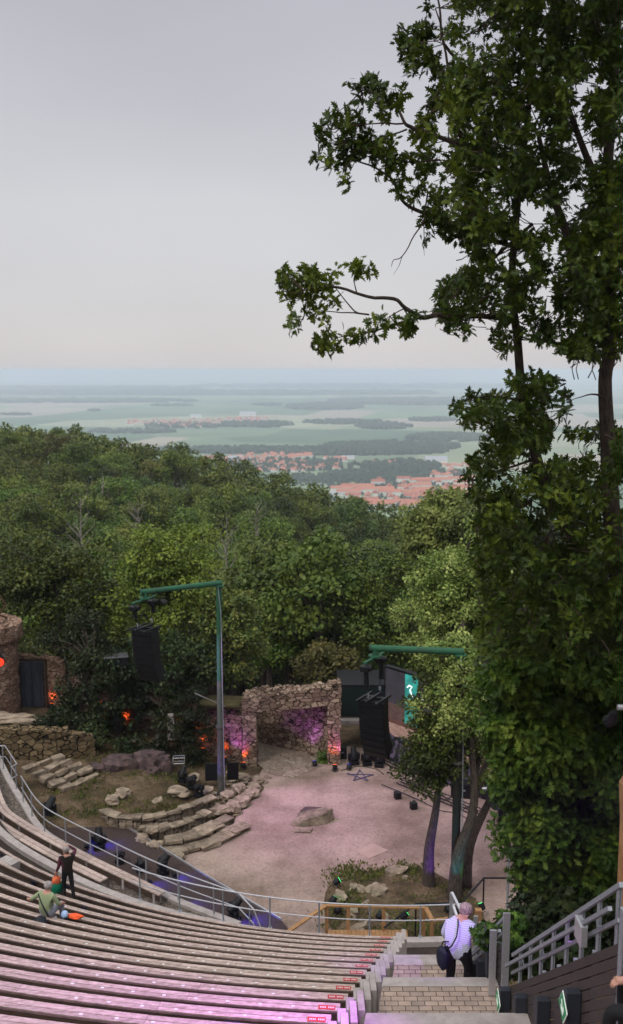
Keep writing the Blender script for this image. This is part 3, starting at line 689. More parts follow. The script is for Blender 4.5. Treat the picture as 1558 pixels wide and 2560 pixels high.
# ------------------------------------------------------------------ stage lamps
def spot(loc, aim, colr, energy, size=60, blend=.6, rad=.06, parent=None):
    l = bpy.data.lights.new('lamp_light', 'SPOT'); o = bpy.data.objects.new('lamp_light', l); col.objects.link(o); l.energy = energy; l.color = colr; l.spot_size = R(size); l.spot_blend = blend; l.shadow_soft_size = rad
    d = Vector(aim) - Vector(loc); o.rotation_euler = d.to_track_quat('-Z', 'Y').to_euler(); o.location = loc
    if parent: W(o, parent)
    return o
def glow(name, c, s): 
    if name not in M: M[name] = mat(name, c, .4, emit=c, estr=s)
    return M[name]
def moving_head(x, y, z, rz, tilt, label, s=1.0, lens=None, group='moving head lamps'):
    b = empty('moving_head_lamp', (x, y, z), rz, label, 'stage lamp', group); b.scale = (s, s, s)
    q = MB(); q.prism([(-.2, -.17), (.2, -.17), (.22, 0), (.2, .17), (-.2, .17), (-.22, 0)], .02, .17)
    for i in (-1, 1): q.box((i * .15, 0, .01), (.06, .3, .03))
    q.build('base', M['blackm'], b, bevel=.015)
    q = MB(); q.box((0, 0, .20), (.38, .14, .06))
    for i in (-1, 1): q.bar((i * .2, 0, .2), (i * .21, 0, .50), .05, .15, up=(1, 0, 0)); q.tube([(i * .17, 0, .48), (i * .245, 0, .48)], .085, 10)
    q.build('yoke', M['blackm'], b, bevel=.012)
    T = Matrix.Translation((0, 0, .48)) @ Matrix.Rotation(tilt, 4, 'X')
    q = MB(); pr = [(-.24, .07), (-.22, .13), (-.1, .155), (.08, .15), (.22, .125), (.3, .12), (.31, .105)]
    q.tube([T @ Vector((0, a, 0)) for a, _ in pr], [r for _, r in pr], 14); q.build('head', M['black'], b, smooth=False)
    q = MB(); q.tube([T @ Vector((0, .305, 0)), T @ Vector((0, .318, 0))], .1, 14); q.build('lens', lens or M['lens'], b)
    return b
def par(x, y, z, rz, tilt, label, lens, s=1.0, group='small floor spotlights'):
    b = empty('floor_spotlight', (x, y, z), rz, label, 'spotlight', group); b.scale = (s, s, s)
    T = Matrix.Translation((0, 0, .2)) @ Matrix.Rotation(tilt, 4, 'X')
    q = MB(); q.tube([T @ Vector((0, a, 0)) for a in (-.15, -.13, .0, .13)], [.06, .11, .12, .125], 12, cap=True)
    for i in range(3): q.tube([T @ Vector((0, -.11 + i * .04, 0)), T @ Vector((0, -.1 + i * .04, 0))], .128, 12)
    q.build('housing', M['blackm'], b)
    q = MB(); q.tube([T @ Vector((0, .131, 0)), T @ Vector((0, .137, 0))], .112, 12); q.build('lens', lens, b)
    q = MB(); q.tube([(-.15, 0, .2), (-.15, 0, .02), (-.1, .0, .0), (.1, 0, .0), (.15, 0, .02), (.15, 0, .2)], .014, 6); q.tube([(-.1, -.12, .01), (.1, -.12, .01)], .012, 6); q.build('bracket', M['blackm'], b)
    return b
ORA = (1, .16, .03); BLU = (.05, .03, 1); PUR = (.55, .12, 1); PNK = (.82, .36, 1)
GO = glow('orange_lens', (1, .12, .02), 5); GB = glow('blue_lens', (.05, .05, 1), 3); GG = glow('green_lens', (.02, 1, .2), 4); GR = glow('red_lens', (1, .05, .02), 1.2)
# heads standing on the mulch strip
mh = [(125, 2045, .3, .6, 'black moving head lamp by the top corner of the mulch strip, beside the rubble steps', 1.25), (248, 2122, -.2, 1.1, 'black moving head lamp with upright head standing above a blue patch of mulch', 1.15), (300, 2158, .5, -.3, 'small black moving head lamp bowed low, right of the upright one on the mulch', .8),
      (352, 2180, -.4, .2, 'black moving head lamp between the bowed one and the raised one on the mulch', .8), (408, 2185, 1.0, .75, 'black moving head lamp with its barrel raised to the right over the mulch edge', 1.1), (585, 2300, .9, .6, 'black moving head lamp nearest the tip of the mulch strip behind the railing', 1.1)]
for x_, y_, rz, ti, lb, s in mh:
    p = onz(x_, y_, .28); moving_head(p.x, p.y, .28, -rz, ti, lb, s)
for x_, y_ in ((235, 2118), (275, 2106), (392, 2206), (455, 2188), (480, 2255), (612, 2302), (640, 2290)):
    p = onz(x_, y_, .28); b = par(p.x - .25, p.y - .25, .3, -.8, -.5, 'small black floor lamp throwing a blue patch on the mulch', GB, .7, 'blue floor lamps on the mulch strip')
    spot((p.x - .1, p.y - .1, .85), (p.x + .15, p.y + .15, .28), BLU, 55, 110, .8, parent=b)
# lighting truss lying along the kerb
def truss(a, c, label, wd=.3, m=None):
    a, c = Vector(a), Vector(c); b = empty('lighting_truss', a, 0, label, 'truss', 'silver trusses in the pit behind the railing'); d = (c - a); L_ = d.length; d.normalize(); s = d.cross(Vector((0, 0, 1))).normalized(); u = Vector((0, 0, 1)); tri = [s * wd / 2, -s * wd / 2, u * wd * .85]
    for t in tri: q = MB(); q.tube([a + t, c + t], .02, 6); W(q.build('chord', m or M['alu']), b)
    q = MB(); n_ = int(L_ / wd)
    for i in range(n_):
        p, p2 = a + d * (i * L_ / n_), a + d * ((i + 1) * L_ / n_)
        for j in range(3): q.tube([p + tri[j], p2 + tri[(j + 1) % 3]], .009, 5)
    W(q.build('bracing', m or M['alu']), b)
truss((-11.0, 39.0, .8), (-8.6, 36.6, .8), 'silver lattice truss in the pit, beneath the upper end of the curved railing')
truss((-8.1, 36.1, .8), (-5.6, 33.9, .8), 'silver lattice truss in the pit, beneath the middle of the curved railing')
truss((-5.2, 33.6, .8), (-2.6, 31.5, .8), 'silver lattice truss in the pit, beneath the lower end of the curved railing')

# ------------------------------------------------------------------ stage floor
q = MB(); ring = []
edge = [(-2.0, 50.3), (-2.65, 46.8), (-2.3, 45.6), (-2.9, 44.2), (-3.4, 42.4), (-3.7, 41.2), (-5.3, 39.4), (-5.0, 37.6), (-2.6, 35), (-.3, 32.6), (1.0, 31.6), (5, 31.6), (9, 33), (12, 37), (13, 42), (11, 46), (5, 49.6), (1.6, 51.2), (.5, 50.2), (-1, 51.8)]
es = smooth([(x, y, 0) for x, y in edge + edge[:1]], 4)
n_ = len(es); vs = [(1.5, 42, .03)] + [(p.x + .12 * noise.noise(p * .9), p.y, .012) for p in es]
q.add(vs, [(0, i + 1, i + 2) for i in range(n_ - 1)]); o = q.build('stage_floor', M['sand']); o['kind'] = 'structure'
# flagstones in front of the gate
q = MB(); q.add([(-2.75, 48.6, .045), (-2.1, 47.4, .045), (-.9, 46.9, .04), (.9, 48.8, .045), (.85, 49.6, .045), (-.4, 50.3, .045), (-3.0, 51.8, .05), (-3.6, 51.9, .05)], [tuple(range(8))]); M['flag'] = stone_mat('flagstones', (.27, .21, .16), (.40, .32, .25), (.13, .10, .08), 2.6, 1, .03, .5)
o = q.build('flagstone_path', M['flag']); o['kind'] = 'structure'
# altar rock and slabs
def rock(name, x, y, z, d, label, seed=0, rz=0, m=None, group=None, jit=.25, cat='rock'):
    q = MB(); q.blob((0, 0, 0), d, 3, jit, seed)
    o = q.build(name, m or M['rock'], loc=(x, y, z)); o.rotation_euler = (0, 0, rz); tag(o, label, cat, group)
    for v in o.data.vertices:                             # flat broken top and facets
        c = v.co; c.z = min(c.z, d[2] * (.62 + .08 * noise.noise(Vector((c.x * 2, c.y * 2, seed))))); c.z = max(c.z, -d[2] * .5)
    return o
q = MB()
prof = [(-.95, -.28, 0), (-.62, -.55, 0), (.5, -.42, 0), (1.0, .1, 0), (.55, .5, 0), (-.5, .42, 0)]
tp = [(-.93, -.2, .22), (-.55, -.45, .40), (.45, -.22, .62), (.92, .18, .72), (.5, .42, .66), (-.42, .34, .48)]
q.add([Vector(p) for p in prof + tp], [tuple(range(5, -1, -1)), tuple(range(6, 12))] + [(i, (i + 1) % 6, 6 + (i + 1) % 6, 6 + i) for i in range(6)])
o = q.build('altar_rock', M['rock'], bevel=.06, loc=(.02, 42.1, 0)); o.scale = (1.05, 1, .75); o.rotation_euler = (0, 0, .1); tag(o, 'pale slanting flat-topped boulder in the middle of the stage floor', 'rock')
rock('rock', .0, 42.85, .15, (.55, .3, .22), 'small mossy rock tucked behind the slanting boulder on the stage', 5, m=M['rockd'])
q = MB(); q.prism([(-.42, -.25), (.3, -.3), (.42, .1), (-.3, .2)], 0, .09, Matrix.Translation((-.35, 41.25, 0))); tag(q.build('stone_slab', M['rock'], bevel=.02), 'small pale slab lying just below the slanting boulder', 'slab')
q = MB(); q.prism([(1.85, 39.36), (2.37, 38.67), (3.23, 39.36), (2.62, 40.03)], 0.01, .045); tag(q.build('stone_slab', mat('sandy_slab', (.42, .30, .25), .9, var=.2, scale=2), bevel=.01), 'large square sandy slab set flush in the stage floor', 'slab')
q = MB(); q.prism([(3.5, 38.35), (3.97, 37.6), (4.4, 37.96), (3.95, 38.6)], 0.01, .10); tag(q.build('stone_slab', M['rock'], bevel=.01), 'pale slab at the edge of the grassy rock island, left of the twin trunks', 'slab')
b = empty('star_frame', (2.4, 47.2, .03), 0, 'five-pointed star of thin bluish rods laid on the stage floor', 'star')
sp_ = [(1.78, 47.32), (3.09, 47.25), (2.05, 46.5), (2.42, 47.8), (2.75, 46.45)]
for i, (a_, c_) in enumerate(((0, 1), (1, 2), (2, 3), (3, 4), (4, 0))): q = MB(); q.tube([(*sp_[a_], .05 + .012 * i), (*sp_[c_], .05 + .012 * i)], .022, 5); W(q.build('rod', mat('blue_grey_rod', (.06, .055, .13), .5)), b)

# ------------------------------------------------------------------ the stone gate
def rubble(mb, p0, p1, th, zb, zt, rag=.12, seed=0, step=.22):
    """upright rubble wall from p0 to p1; zb, zt = heights at both ends"""
    p0, p1 = Vector((*p0, 0)), Vector((*p1, 0)); d = p1 - p0; L_ = d.length; s = Vector((-d.y, d.x, 0)).normalized() * th / 2
    nx = max(2, int(L_ / step)); zh = max(zt[0] - zb[0], zt[1] - zb[1]); nz_ = max(2, int(zh / step)); nt_ = max(1, int(th / step)); ringn = []
    ringn = [(-1, j / nz_) for j in range(nz_ + 1)] + [(-1 + 2 * k / nt_, 1) for k in range(1, nt_)] + [(1, 1 - j / nz_) for j in range(nz_ + 1)]
    vs = []; m_ = len(ringn)
    for i in range(nx + 1):
        t = i / nx; c = p0 + d * t
        for (sd, u) in ringn:
            zt_ = zt[0] + (zt[1] - zt[0]) * t; zb_ = zb[0] + (zb[1] - zb[0]) * t; q = c + s * sd
            topr = rag * (noise.noise(Vector((q.x * 2.2, q.y * 2.2, seed))) + .6 * noise.noise(Vector((q.x * 6, q.y * 6, seed)))) if u > .75 else 0
            q.z = zb_ + (zt_ - zb_) * u + topr * 2 * (u - .75) * 4 * .5
            q += Vector((noise.noise(q * 2.5), noise.noise(q * 2.5 + Vector((9, 0, 0))), 0)) * .09; vs.append(q)
    fs = [(i * m_ + j, (i + 1) * m_ + j, (i + 1) * m_ + j + 1, i * m_ + j + 1) for i in range(nx) for j in range(m_ - 1)]
    fs += [tuple(range(m_)), tuple(reversed(range(nx * m_, nx * m_ + m_)))]
    mb.add(vs, fs)
def topstones(mb, p0, p1, th, z, n, s=.16):
    for i in range(n):
        t = rnd.random(); x = p0[0] + (p1[0] - p0[0]) * t; y = p0[1] + (p1[1] - p0[1]) * t + rnd.uniform(-th / 2, th / 2); zz = z[0] + (z[1] - z[0]) * t + .1 * noise.noise(Vector((x, y, 0)))
        mb.box((x, y, zz), (s * rnd.uniform(.7, 1.9), s * rnd.uniform(.7, 1.6), s * rnd.uniform(.4, 1)), rz=rnd.uniform(0, 3), M=Matrix.Rotation(rnd.uniform(-.3, .3), 3, 'X'), jit=.03)
g = empty('stone_gate', (-1, 48.6, 0), 0, 'ruin-like rubble stone gateway with ragged top at the back of the stage', 'gateway')
q = MB(); rubble(q, (-3.15, 48.35), (-3.15, 49.45), .72, (-.1, -.1), (2.9, 2.9)); W(q.build('pillar', M['rubble']), g)
q = MB(); rubble(q, (1.14, 48.45), (1.14, 49.75), .66, (-.1, -.1), (3.35, 3.35), seed=3); W(q.build('pillar', M['rubble']), g)
q = MB(); rubble(q, (-3.5, 48.85), (1.47, 49.05), 1.15, (2.86, 3.24), (3.62, 4.02), .16, 2); topstones(q, (-3.4, 48.85), (1.4, 49.05), 1.0, (3.66, 4.06), 190); topstones(q, (-2.6, 49.1), (.4, 49.2), .6, (3.86, 3.95), 50); topstones(q, (.9, 49.0), (1.4, 49.0), .8, (4.2, 4.26), 34); W(q.build('lintel', M['rubble']), g)
q = MB(); rubble(q, (1.0, 49.5), (.19, 49.75), .35, (-.1, -.1), (3.3, 3.3), .1, 5); rubble(q, (.22, 49.72), (-.4, 50.35), .35, (-.1, -.1), (3.3, 3.2), .1, 6); rubble(q, (-.38, 50.33), (-3.1, 51.95), .35, (-.1, -.1), (3.2, 3.0), .1, 7); W(q.build('inner_wall', M['rubble']), g)
# wing wall running left behind the trees up to the tower
wl = [(-3.5, 49.0), (-5.2, 49.6), (-7.0, 50.4), (-9.6, 51.2), (-12.0, 51.8), (-14.4, 52.4)]; wb = [-.1, .2, .6, 1.0, 1.6, 2.1]; wt = [2.6, 2.7, 2.9, 3.2, 3.6, 4.4]
g2 = empty('rubble_wall', (-4, 49.2, 0), 0, 'rough rubble wall running left from the gateway behind the trees', 'wall')
for i in range(5):
    q = MB(); rubble(q, wl[i], wl[i + 1], .5, (wb[i], wb[i + 1]), (wt[i], wt[i + 1]), .14, 20 + i); topstones(q, wl[i], wl[i + 1], .4, (wt[i] + .05, wt[i + 1] + .05), 30); W(q.build('wall_section', M['rubble']), g2)
# orange uplights
for x, y, z, ax_, ay, az, lb in ((-3.45, 48.0, 0, -3.35, 48.5, 1.2, 'black floor spotlight glowing orange at the foot of the left gate pillar'), (-4.45, 48.6, .05, -4.5, 49.2, 1.2, 'black floor spotlight glowing orange left of the gate by the wing wall'), (1.18, 47.75, 0, 1.15, 48.4, 1.1, 'black floor spotlight glowing orange at the foot of the right gate pillar'),
        (-5.6, 49.0, .3, -5.7, 49.7, 1.5, 'black floor spotlight glowing orange behind the tall lamp mast'), (-6.7, 49.5, .6, -6.75, 50.2, 2.2, 'black floor spotlight reddening the wall between bush and mast'), (-9.9, 50.6, 1.0, -9.9, 51.2, 2.3, 'black floor spotlight glowing orange through the dark trees'), (-11.4, 50.9, 1.4, -11.4, 51.6, 2.8, 'black floor spotlight glowing dimly behind the dark foliage'), (-13.9, 51.2, 1.9, -13.9, 52.2, 3.4, 'black floor spotlight lighting the wall orange right of the wooden door')):
    z = max(hgt(x, y), 0) + .02; b = par(x, y, z, 0, 1.15, lb, GO, 1.0); spot((x, y + .12, z + .38), (ax_, ay + .3, z + 1.25), ORA, 48, 62, .7, .05, b)

b = par(.15, 48.3, .02, .3, 1.0, 'black floor spotlight washing the inner wall of the gate violet', GB, .9, 'small floor spotlights'); spot((.12, 48.5, .35), (.1, 49.7, 1.7), PUR, 150, 75, .8, .05, b)
b = par(-3.9, 47.6, .1, .1, 1.0, 'black floor spotlight washing the left gate pillar violet', GB, .9, 'small floor spotlights'); spot((-3.85, 47.7, .5), (-3.5, 48.9, 2.0), PUR, 130, 80, .9, .05, b); b = par(1.9, 47.9, .02, .1, 1.0, 'black floor spotlight washing the right gate pillar violet', GB, .9, 'small floor spotlights'); spot((1.85, 47.9, .4), (1.0, 48.9, 2.4), PUR, 110, 70, .9, .05, b)
# ------------------------------------------------------------------ tower at the left, door, balcony
tw = empty('stone_tower', (-17.2, 50.6, 1.6), 0, 'round rubble stone tower with projecting top at the left edge', 'tower')
def round_wall(mb, cx, cy, r, z0, z1, dr=0, n=48, th=None):
    vs = []; nz_ = max(2, int((z1 - z0) / .22))
    for j in range(nz_ + 1):
        for i in range(n):
            a = 2 * math.pi * i / n; z = z0 + (z1 - z0) * j / nz_; rr = r + dr * j / nz_; p = Vector((cx + rr * math.cos(a), cy + rr * math.sin(a), z)); rr2 = rr + .09 * noise.noise(p * 2.5); vs.append((cx + rr2 * math.cos(a), cy + rr2 * math.sin(a), z + (.1 * noise.noise(p * 3) if j == nz_ else 0)))
    fs = [(j * n + i, j * n + (i + 1) % n, (j + 1) * n + (i + 1) % n, (j + 1) * n + i) for j in range(nz_) for i in range(n)] + [tuple(range(nz_ * n, nz_ * n + n)), tuple(reversed(range(n)))]
    mb.add(vs, fs)
q = MB(); round_wall(q, -17.2, 50.6, 1.75, 1.4, 6.0); W(q.build('tower_shaft', M['rubblep']), tw)
q = MB(); round_wall(q, -17.2, 50.6, 1.8, 6.0, 6.2, .22); round_wall(q, -17.2, 50.6, 2.02, 6.2, 6.95); topstones(q, (-18.4, 50.6), (-15.6, 50.6), 2.6, (7.02, 7.02), 30); W(q.build('parapet', M['rubblep']), tw)
q = MB(); q.box((-16.35, 48.86, 3.1), (.75, .10, 1.9), rz=.42); W(q.build('shutter', mat('pale_blue_shutter', (.17, .17, .29), .8, var=.3, stretch=(6, 6, .5))), tw)
b = empty('wooden_door', (-14.9, 51.6, 2.1), 0, 'tall grey-blue plank door between the tower and the orange-lit wall', 'door')
M['doorw'] = mat('weathered_blue_planks', (.062, .068, .092), .85, c2=(.03, .033, .045), scale=3, stretch=(5, 5, .6), island=.35, bump=.3)
q = MB()
for i in range(9): q.box((-15.5 + i * .135, 51.45 + rnd.uniform(-.008, .008), 3.35), (.127, .05, 2.5 + rnd.uniform(-.04, .02)))
W(q.build('door_leaf', M['doorw']), b)
q = MB(); q.box((-14.96, 51.56, 4.66), (1.5, .1, .12)); q.box((-15.66, 51.56, 3.3), (.1, .1, 2.6)); q.box((-14.26, 51.56, 3.3), (.1, .1, 2.6)); W(q.build('door_frame', M['woodr']), b)
q = MB(); rubble(q, (-16, 51.95), (-13.2, 51.85), .5, (2, 2), (4.9, 4.6), .2, 33); W(q.build('wall_section', M['rubblep']), g2)
b = empty('log_railing', (-16.6, 49.3, 6.95), 0, 'crooked brown branch railing on top of the stone tower', 'railing')
M['log'] = mat('brown_branch', (.10, .055, .03), .9, var=.4, scale=8, bump=.4)
for a_, c_ in (((-19, 49.2, 7.2), (-16.0, 49.0, 7.3)), ((-19, 49.2, 7.6), (-16.0, 49.0, 7.7)), ((-16.0, 49.0, 7.4), (-15.5, 49.3, 8.2)), ((-15.5, 49.3, 8.2), (-15.8, 49.2, 8.75)), ((-15.95, 49, 7.75), (-15.45, 49.3, 7.55))):
    q = MB(); q.tube([a_, (Vector(a_) + Vector(c_)) / 2 + Vector((0, 0, .04)), c_], .055, 6); W(q.build('rail', M['log']), b)
for x in (-18, -16.0): q = MB(); q.tube([(x, 49.1, 6.9), (x, 49.05, 7.85)], .07, 6); W(q.build('post', M['log']), b)
b = empty('stage_spotlight', (-15.9, 48.9, 6.0), 0, 'black round spotlight with a red honeycomb lens under the tower top', 'spotlight')
q = MB(); q.tube([(-15.9, 48.95, 5.72), (-15.75, 48.6, 5.55), (-15.68, 48.42, 5.48)], [.15, .27, .28], 16); q.tube([(-16.0, 48.95, 6.1), (-15.5, 48.7, 5.95)], .02, 5); W(q.build('housing', M['black']), b)
q = MB(); q.tube([(-15.68, 48.42, 5.48), (-15.675, 48.4, 5.475)], .24, 16); W(q.build('lens', GR), b)

# ------------------------------------------------------------------ left bank: retaining wall, steps, boulders
q = MB(); rubble(q, (-20, 46.2), (-12.4, 46.5), .7, (.2, .2), (3.0, 2.7), .15, 40); rubble(q, (-12.5, 46.5), (-10.8, 47.3), .6, (.2, .4), (2.65, 2.0), .2, 41); topstones(q, (-19, 46.2), (-11, 46.9), .6, (3.0, 2.35), 50, .22)
tag(q.build('retaining_wall', M['rubbled']), 'tan dry-stone retaining wall above the rubble steps at left', 'wall')
for x, y, z, d, lb in ((-15.2, 49.2, 2.2, (1.1, .6, .28), 'flat pale rock just below the wooden door'), (-16.4, 48.2, 2.6, (1.2, .7, .35), 'wide pale rock ledge at the left edge under the tower'), (-14.2, 48.2, 2.3, (.9, .6, .3), 'pale rock ledge right of the wide one under the tower'), (-15.4, 47.2, 2.95, (1.6, .5, .22), 'long flat stone capping the retaining wall')): rock('rock', x, y, z, d, lb, int(x * 7) % 50, .1)
for i in range(7):                                     # steps of rough blocks coming down to the railing
    t = i / 6; cx, cy, z = -12.6 + 2.6 * t, 44.6 - .35 * t, 1.75 - 1.3 * t
    q = MB(); d = Vector((.62, .78, 0)); c = Vector((cx, cy, z)); n_ = 3
    for j in range(n_):
        p = c + d * (j - 1) * .78 + Vector((rnd.uniform(-.05, .05), rnd.uniform(-.05, .05), rnd.uniform(-.03, .03))); q.box(p, (.74 + rnd.uniform(-.12, .04), .34 + rnd.uniform(-.1, .1), .22 + rnd.uniform(-.05, .05)), rz=math.atan2(d.y, d.x) + rnd.uniform(-.14, .14), jit=.055)
    o = q.build('rubble_step', M['rock'], bevel=.03); tag(o, f'rough pale stone step beside the curved railing, {ORD[i]} from the top', 'step', 'rubble steps at the left bank')
b1 = [(-9.3, 46.3, .85, (.8, .5, .85), 'long dark broken boulder half buried in the left bank'), (-8.0, 46.6, .9, (.65, .5, .95), 'dark upright boulder with fissures on the left bank, beside the round bush'), (-7.2, 46.4, .85, (.42, .4, .85), 'dark purple boulder at the right end of the broken group'), (-10.3, 45.9, .8, (.6, .4, .5), 'low reddish dark boulder at the left end of the broken group'), (-7.65, 45.9, .7, (.35, .3, .45), 'small dark boulder in front of the fissured one')]
for i, (x, y, z, d, lb) in enumerate(b1): rock('boulder', x, y, z, d, lb, 10 + i, rnd.uniform(-.3, .3), M['rockd'], None, .4)
# curved dry-stone terraces at the left edge of the stage
def stone_arc(name, pts, hgt_, wd, label, ln=.6, z0=0, parent=None, m=None):
    s = smooth([(x, y, 0) for x, y in pts], 8); L_ = [0]
    for a_, c_ in zip(s, s[1:]): L_.append(L_[-1] + (c_ - a_).length)
    q = MB(); u = 0
    while u < L_[-1]:
        l = ln * rnd.uniform(.6, 1.4); v = min(u + l / 2, L_[-1] - .01); i = max(j for j in range(len(L_)) if L_[j] <= v); p = s[i].lerp(s[min(i + 1, len(s) - 1)], (v - L_[i]) / max(.01, (L_[min(i + 1, len(s) - 1)] - L_[i]))); d = s[min(i + 1, len(s) - 1)] - s[i]
        if d.length == 0: d = s[i] - s[i - 1]
        a__ = math.atan2(d.y, d.x) + rnd.uniform(-.09, .09); t_ = rnd.uniform(.08, .14); q.box((p.x, p.y, z0 + hgt_ - t_ / 2 + rnd.uniform(-.02, .02)), (l + .02, wd * rnd.uniform(.85, 1.3), t_), rz=a__, jit=.05)
        h2 = hgt_ - t_; k2 = max(1, round(h2 / .16))
        for kk in range(k2):
            for jj in (-1, 1): q.box((p.x + math.cos(a__) * jj * l * .25, p.y + math.sin(a__) * jj * l * .25 + .03, z0 + h2 * (kk + .5) / k2), (l * rnd.uniform(.4, .52), wd * rnd.uniform(.65, .9), h2 / k2 * .95), rz=a__ + rnd.uniform(-.1, .1), jit=.03)
        u += l
    o = q.build(name, m or M['rock'], bevel=.02); tag(o, label, 'step' if 'step' in name else 'wall'); return o
stone_arc('stone_step', [(-6.2, 39.0), (-5.35, 39.3), (-4.3, 39.9), (-3.2, 41.15)], .22, .62, 'lowest curved pale step where the terraces meet the stage floor', .8)
stone_arc('stone_step', [(-6.2, 39.65), (-5.5, 39.85), (-4.75, 40.4), (-3.95, 41.45)], .42, .62, 'second curved pale step above the stage floor', .8)
stone_arc('dry_stone_wall', [(-7.4, 40.4), (-6.4, 40.5), (-5.5, 41.0), (-4.6, 41.9)], .60, .45, 'short curved dry-stone wall of mixed blocks above the steps', .38)
stone_arc('dry_stone_wall', [(-9.2, 41.6), (-8.2, 40.95), (-7.0, 40.95), (-5.9, 41.6), (-4.7, 42.75)], .85, .38, 'long curved dry-stone wall holding the earth terrace', .55)
for i, (x, y, z, d) in enumerate([(-4.1, 42.6, .3, (.5, .35, .3)), (-3.6, 43.1, .25, (.42, .35, .3)), (-3.3, 43.8, .2, (.45, .4, .28)), (-2.95, 44.6, .18, (.5, .35, .26)), (-3.4, 44.9, .35, (.4, .3, .3)), (-2.8, 45.3, .15, (.35, .4, .25)), (-3.9, 43.9, .45, (.35, .3, .25)), (-6.6, 39.4, .15, (.4, .35, .35)), (-7.2, 39.9, .2, (.4, .3, .4)), (-5.45, 38.7, .1, (.3, .22, .18)), (-6.2, 44.0, .6, (.55, .4, .25)), (-4.9, 44.1, .6, (.35, .3, .25)), (-6.9, 42.3, .95, (.28, .2, .08)), (-8.6, 43.2, .9, (.4, .35, .2)), (-9.0, 42.6, .8, (.35, .3, .25)), (-5.6, 45.2, .75, (.4, .3, .2)), (-3.3, 46.5, .2, (.35, .3, .25)), (-2.6, 46.3, .15, (.3, .25, .2)), (-3.9, 46.9, .3, (.35, .3, .25)), (-4.6, 45.9, .6, (.4, .3, .2)), (-8.9, 48.2, 1.5, (.3, .2, .12)), (-7.8, 48.0, 1.4, (.35, .2, .12)), (-3.9, 41.0, .12, (.3, .3, .2)), (-6.8, 40.2, .55, (.3, .25, .2))]):
    rock('rock', x, y, z, d, 'pale angular rock lying on the bank along the left edge of the stage', 30 + i, rnd.uniform(0, 3), group='pale rocks along the left bank')
for i in range(46):
    t = rnd.random(); x = -4.0 + 1.5 * t + rnd.uniform(-1.6, .6); y = 42.3 + 4.6 * t + rnd.uniform(-.5, .5); s = rnd.uniform(.08, .2)
    rock('rock', x, y, hgt(x, y) + .05, (s * 1.4, s, s * .7), 'pale angular rock lying on the bank along the left edge of the stage', 70 + i, rnd.uniform(0, 3), group='pale rocks along the left bank')

# grassy rock island in front, with green floor lamps
q = MB(); vs = [];
isl = [(.5, 36.0), (.75, 36.7), (1.3, 37.05), (2.2, 37.6), (3.2, 38.1), (4.4, 38.0), (5.6, 36.8), (6.4, 35), (6, 33), (4, 32.2), (1.5, 32.0), (.7, 33.5), (.45, 34.8)]
iss = smooth([(x, y, 0) for x, y in isl + isl[:1]], 4)
vs = [(3, 35, .42)]; rings = 7; n_ = len(iss) - 1
for j in range(1, rings + 1):
    for i in range(n_):
        p = Vector((3, 35, 0)).lerp(iss[i], j / rings); vs.append((p.x, p.y, .42 * (1 - (j / rings) ** 3) + .12 * noise.noise(p * 1.5) * (j < rings) + .005))
fs = [(0, 1 + i, 1 + (i + 1) % n_) for i in range(n_)] + [(1 + (j - 1) * n_ + i, 1 + j * n_ + i, 1 + j * n_ + (i + 1) % n_, 1 + (j - 1) * n_ + (i + 1) % n_) for j in range(1, rings) for i in range(n_)]
q.add(vs, fs); o = q.build('grassy_island', M['earth'], smooth=True); o['kind'] = 'structure'
RL = ['large pale pink boulder on the grassy island', 'pitted grey boulder at the top of the grassy island', 'low flat rock left on the grassy island', 'small purple-lit rock by the green floor lamp', 'narrow slab rock in the middle of the island', 'pale ledge rock at the near edge of the island', 'grey rock close to the railing on the island', 'round rock right of the pitted boulder', 'flat rock between the pink boulder and the trunk', 'broken rock at the near right of the island']
for i, (px_, py_, d) in enumerate([(945, 2228, (.42, .38, .34)), (985, 2178, (.48, .3, .26)), (885, 2215, (.22, .15, .14)), (850, 2238, (.2, .3, .25)), (905, 2222, (.24, .2, .16)), (895, 2320, (.45, .22, .22)), (884, 2278, (.3, .2, .25)), (1012, 2192, (.14, .12, .1)), (925, 2255, (.4, .18, .12)), (960, 2290, (.25, .2, .18))]):
    p = onz(px_, py_, .4); rock('rock', p.x, p.y, .36, d, RL[i], 150 + i, rnd.uniform(0, 3), jit=.3)
for px_, py_, rz, lb in ((842, 2215, -.4, 'black floor lamp with a bright green lens at the top of the island'), (832, 2262, .2, 'black floor lamp glowing green among the leaves at the island edge'), (845, 2285, .5, 'black floor lamp with green lens just behind the railing'), (950, 2300, .2, 'dark floor lamp with a faint green lens near the wooden fence'), (1010, 2300, -.2, 'dark floor lamp with a dim green lens right of the others')):
    p = onz(px_, py_, .35); b = par(p.x, p.y, .33, rz - .9, .5, lb, GG, 1.0, 'green floor lamps of the grassy island'); spot((p.x + .1, p.y + .1, .62), (p.x + 1.2, p.y + .8, .3), (.02, 1, .25), 6, 80, .8, .05, b)
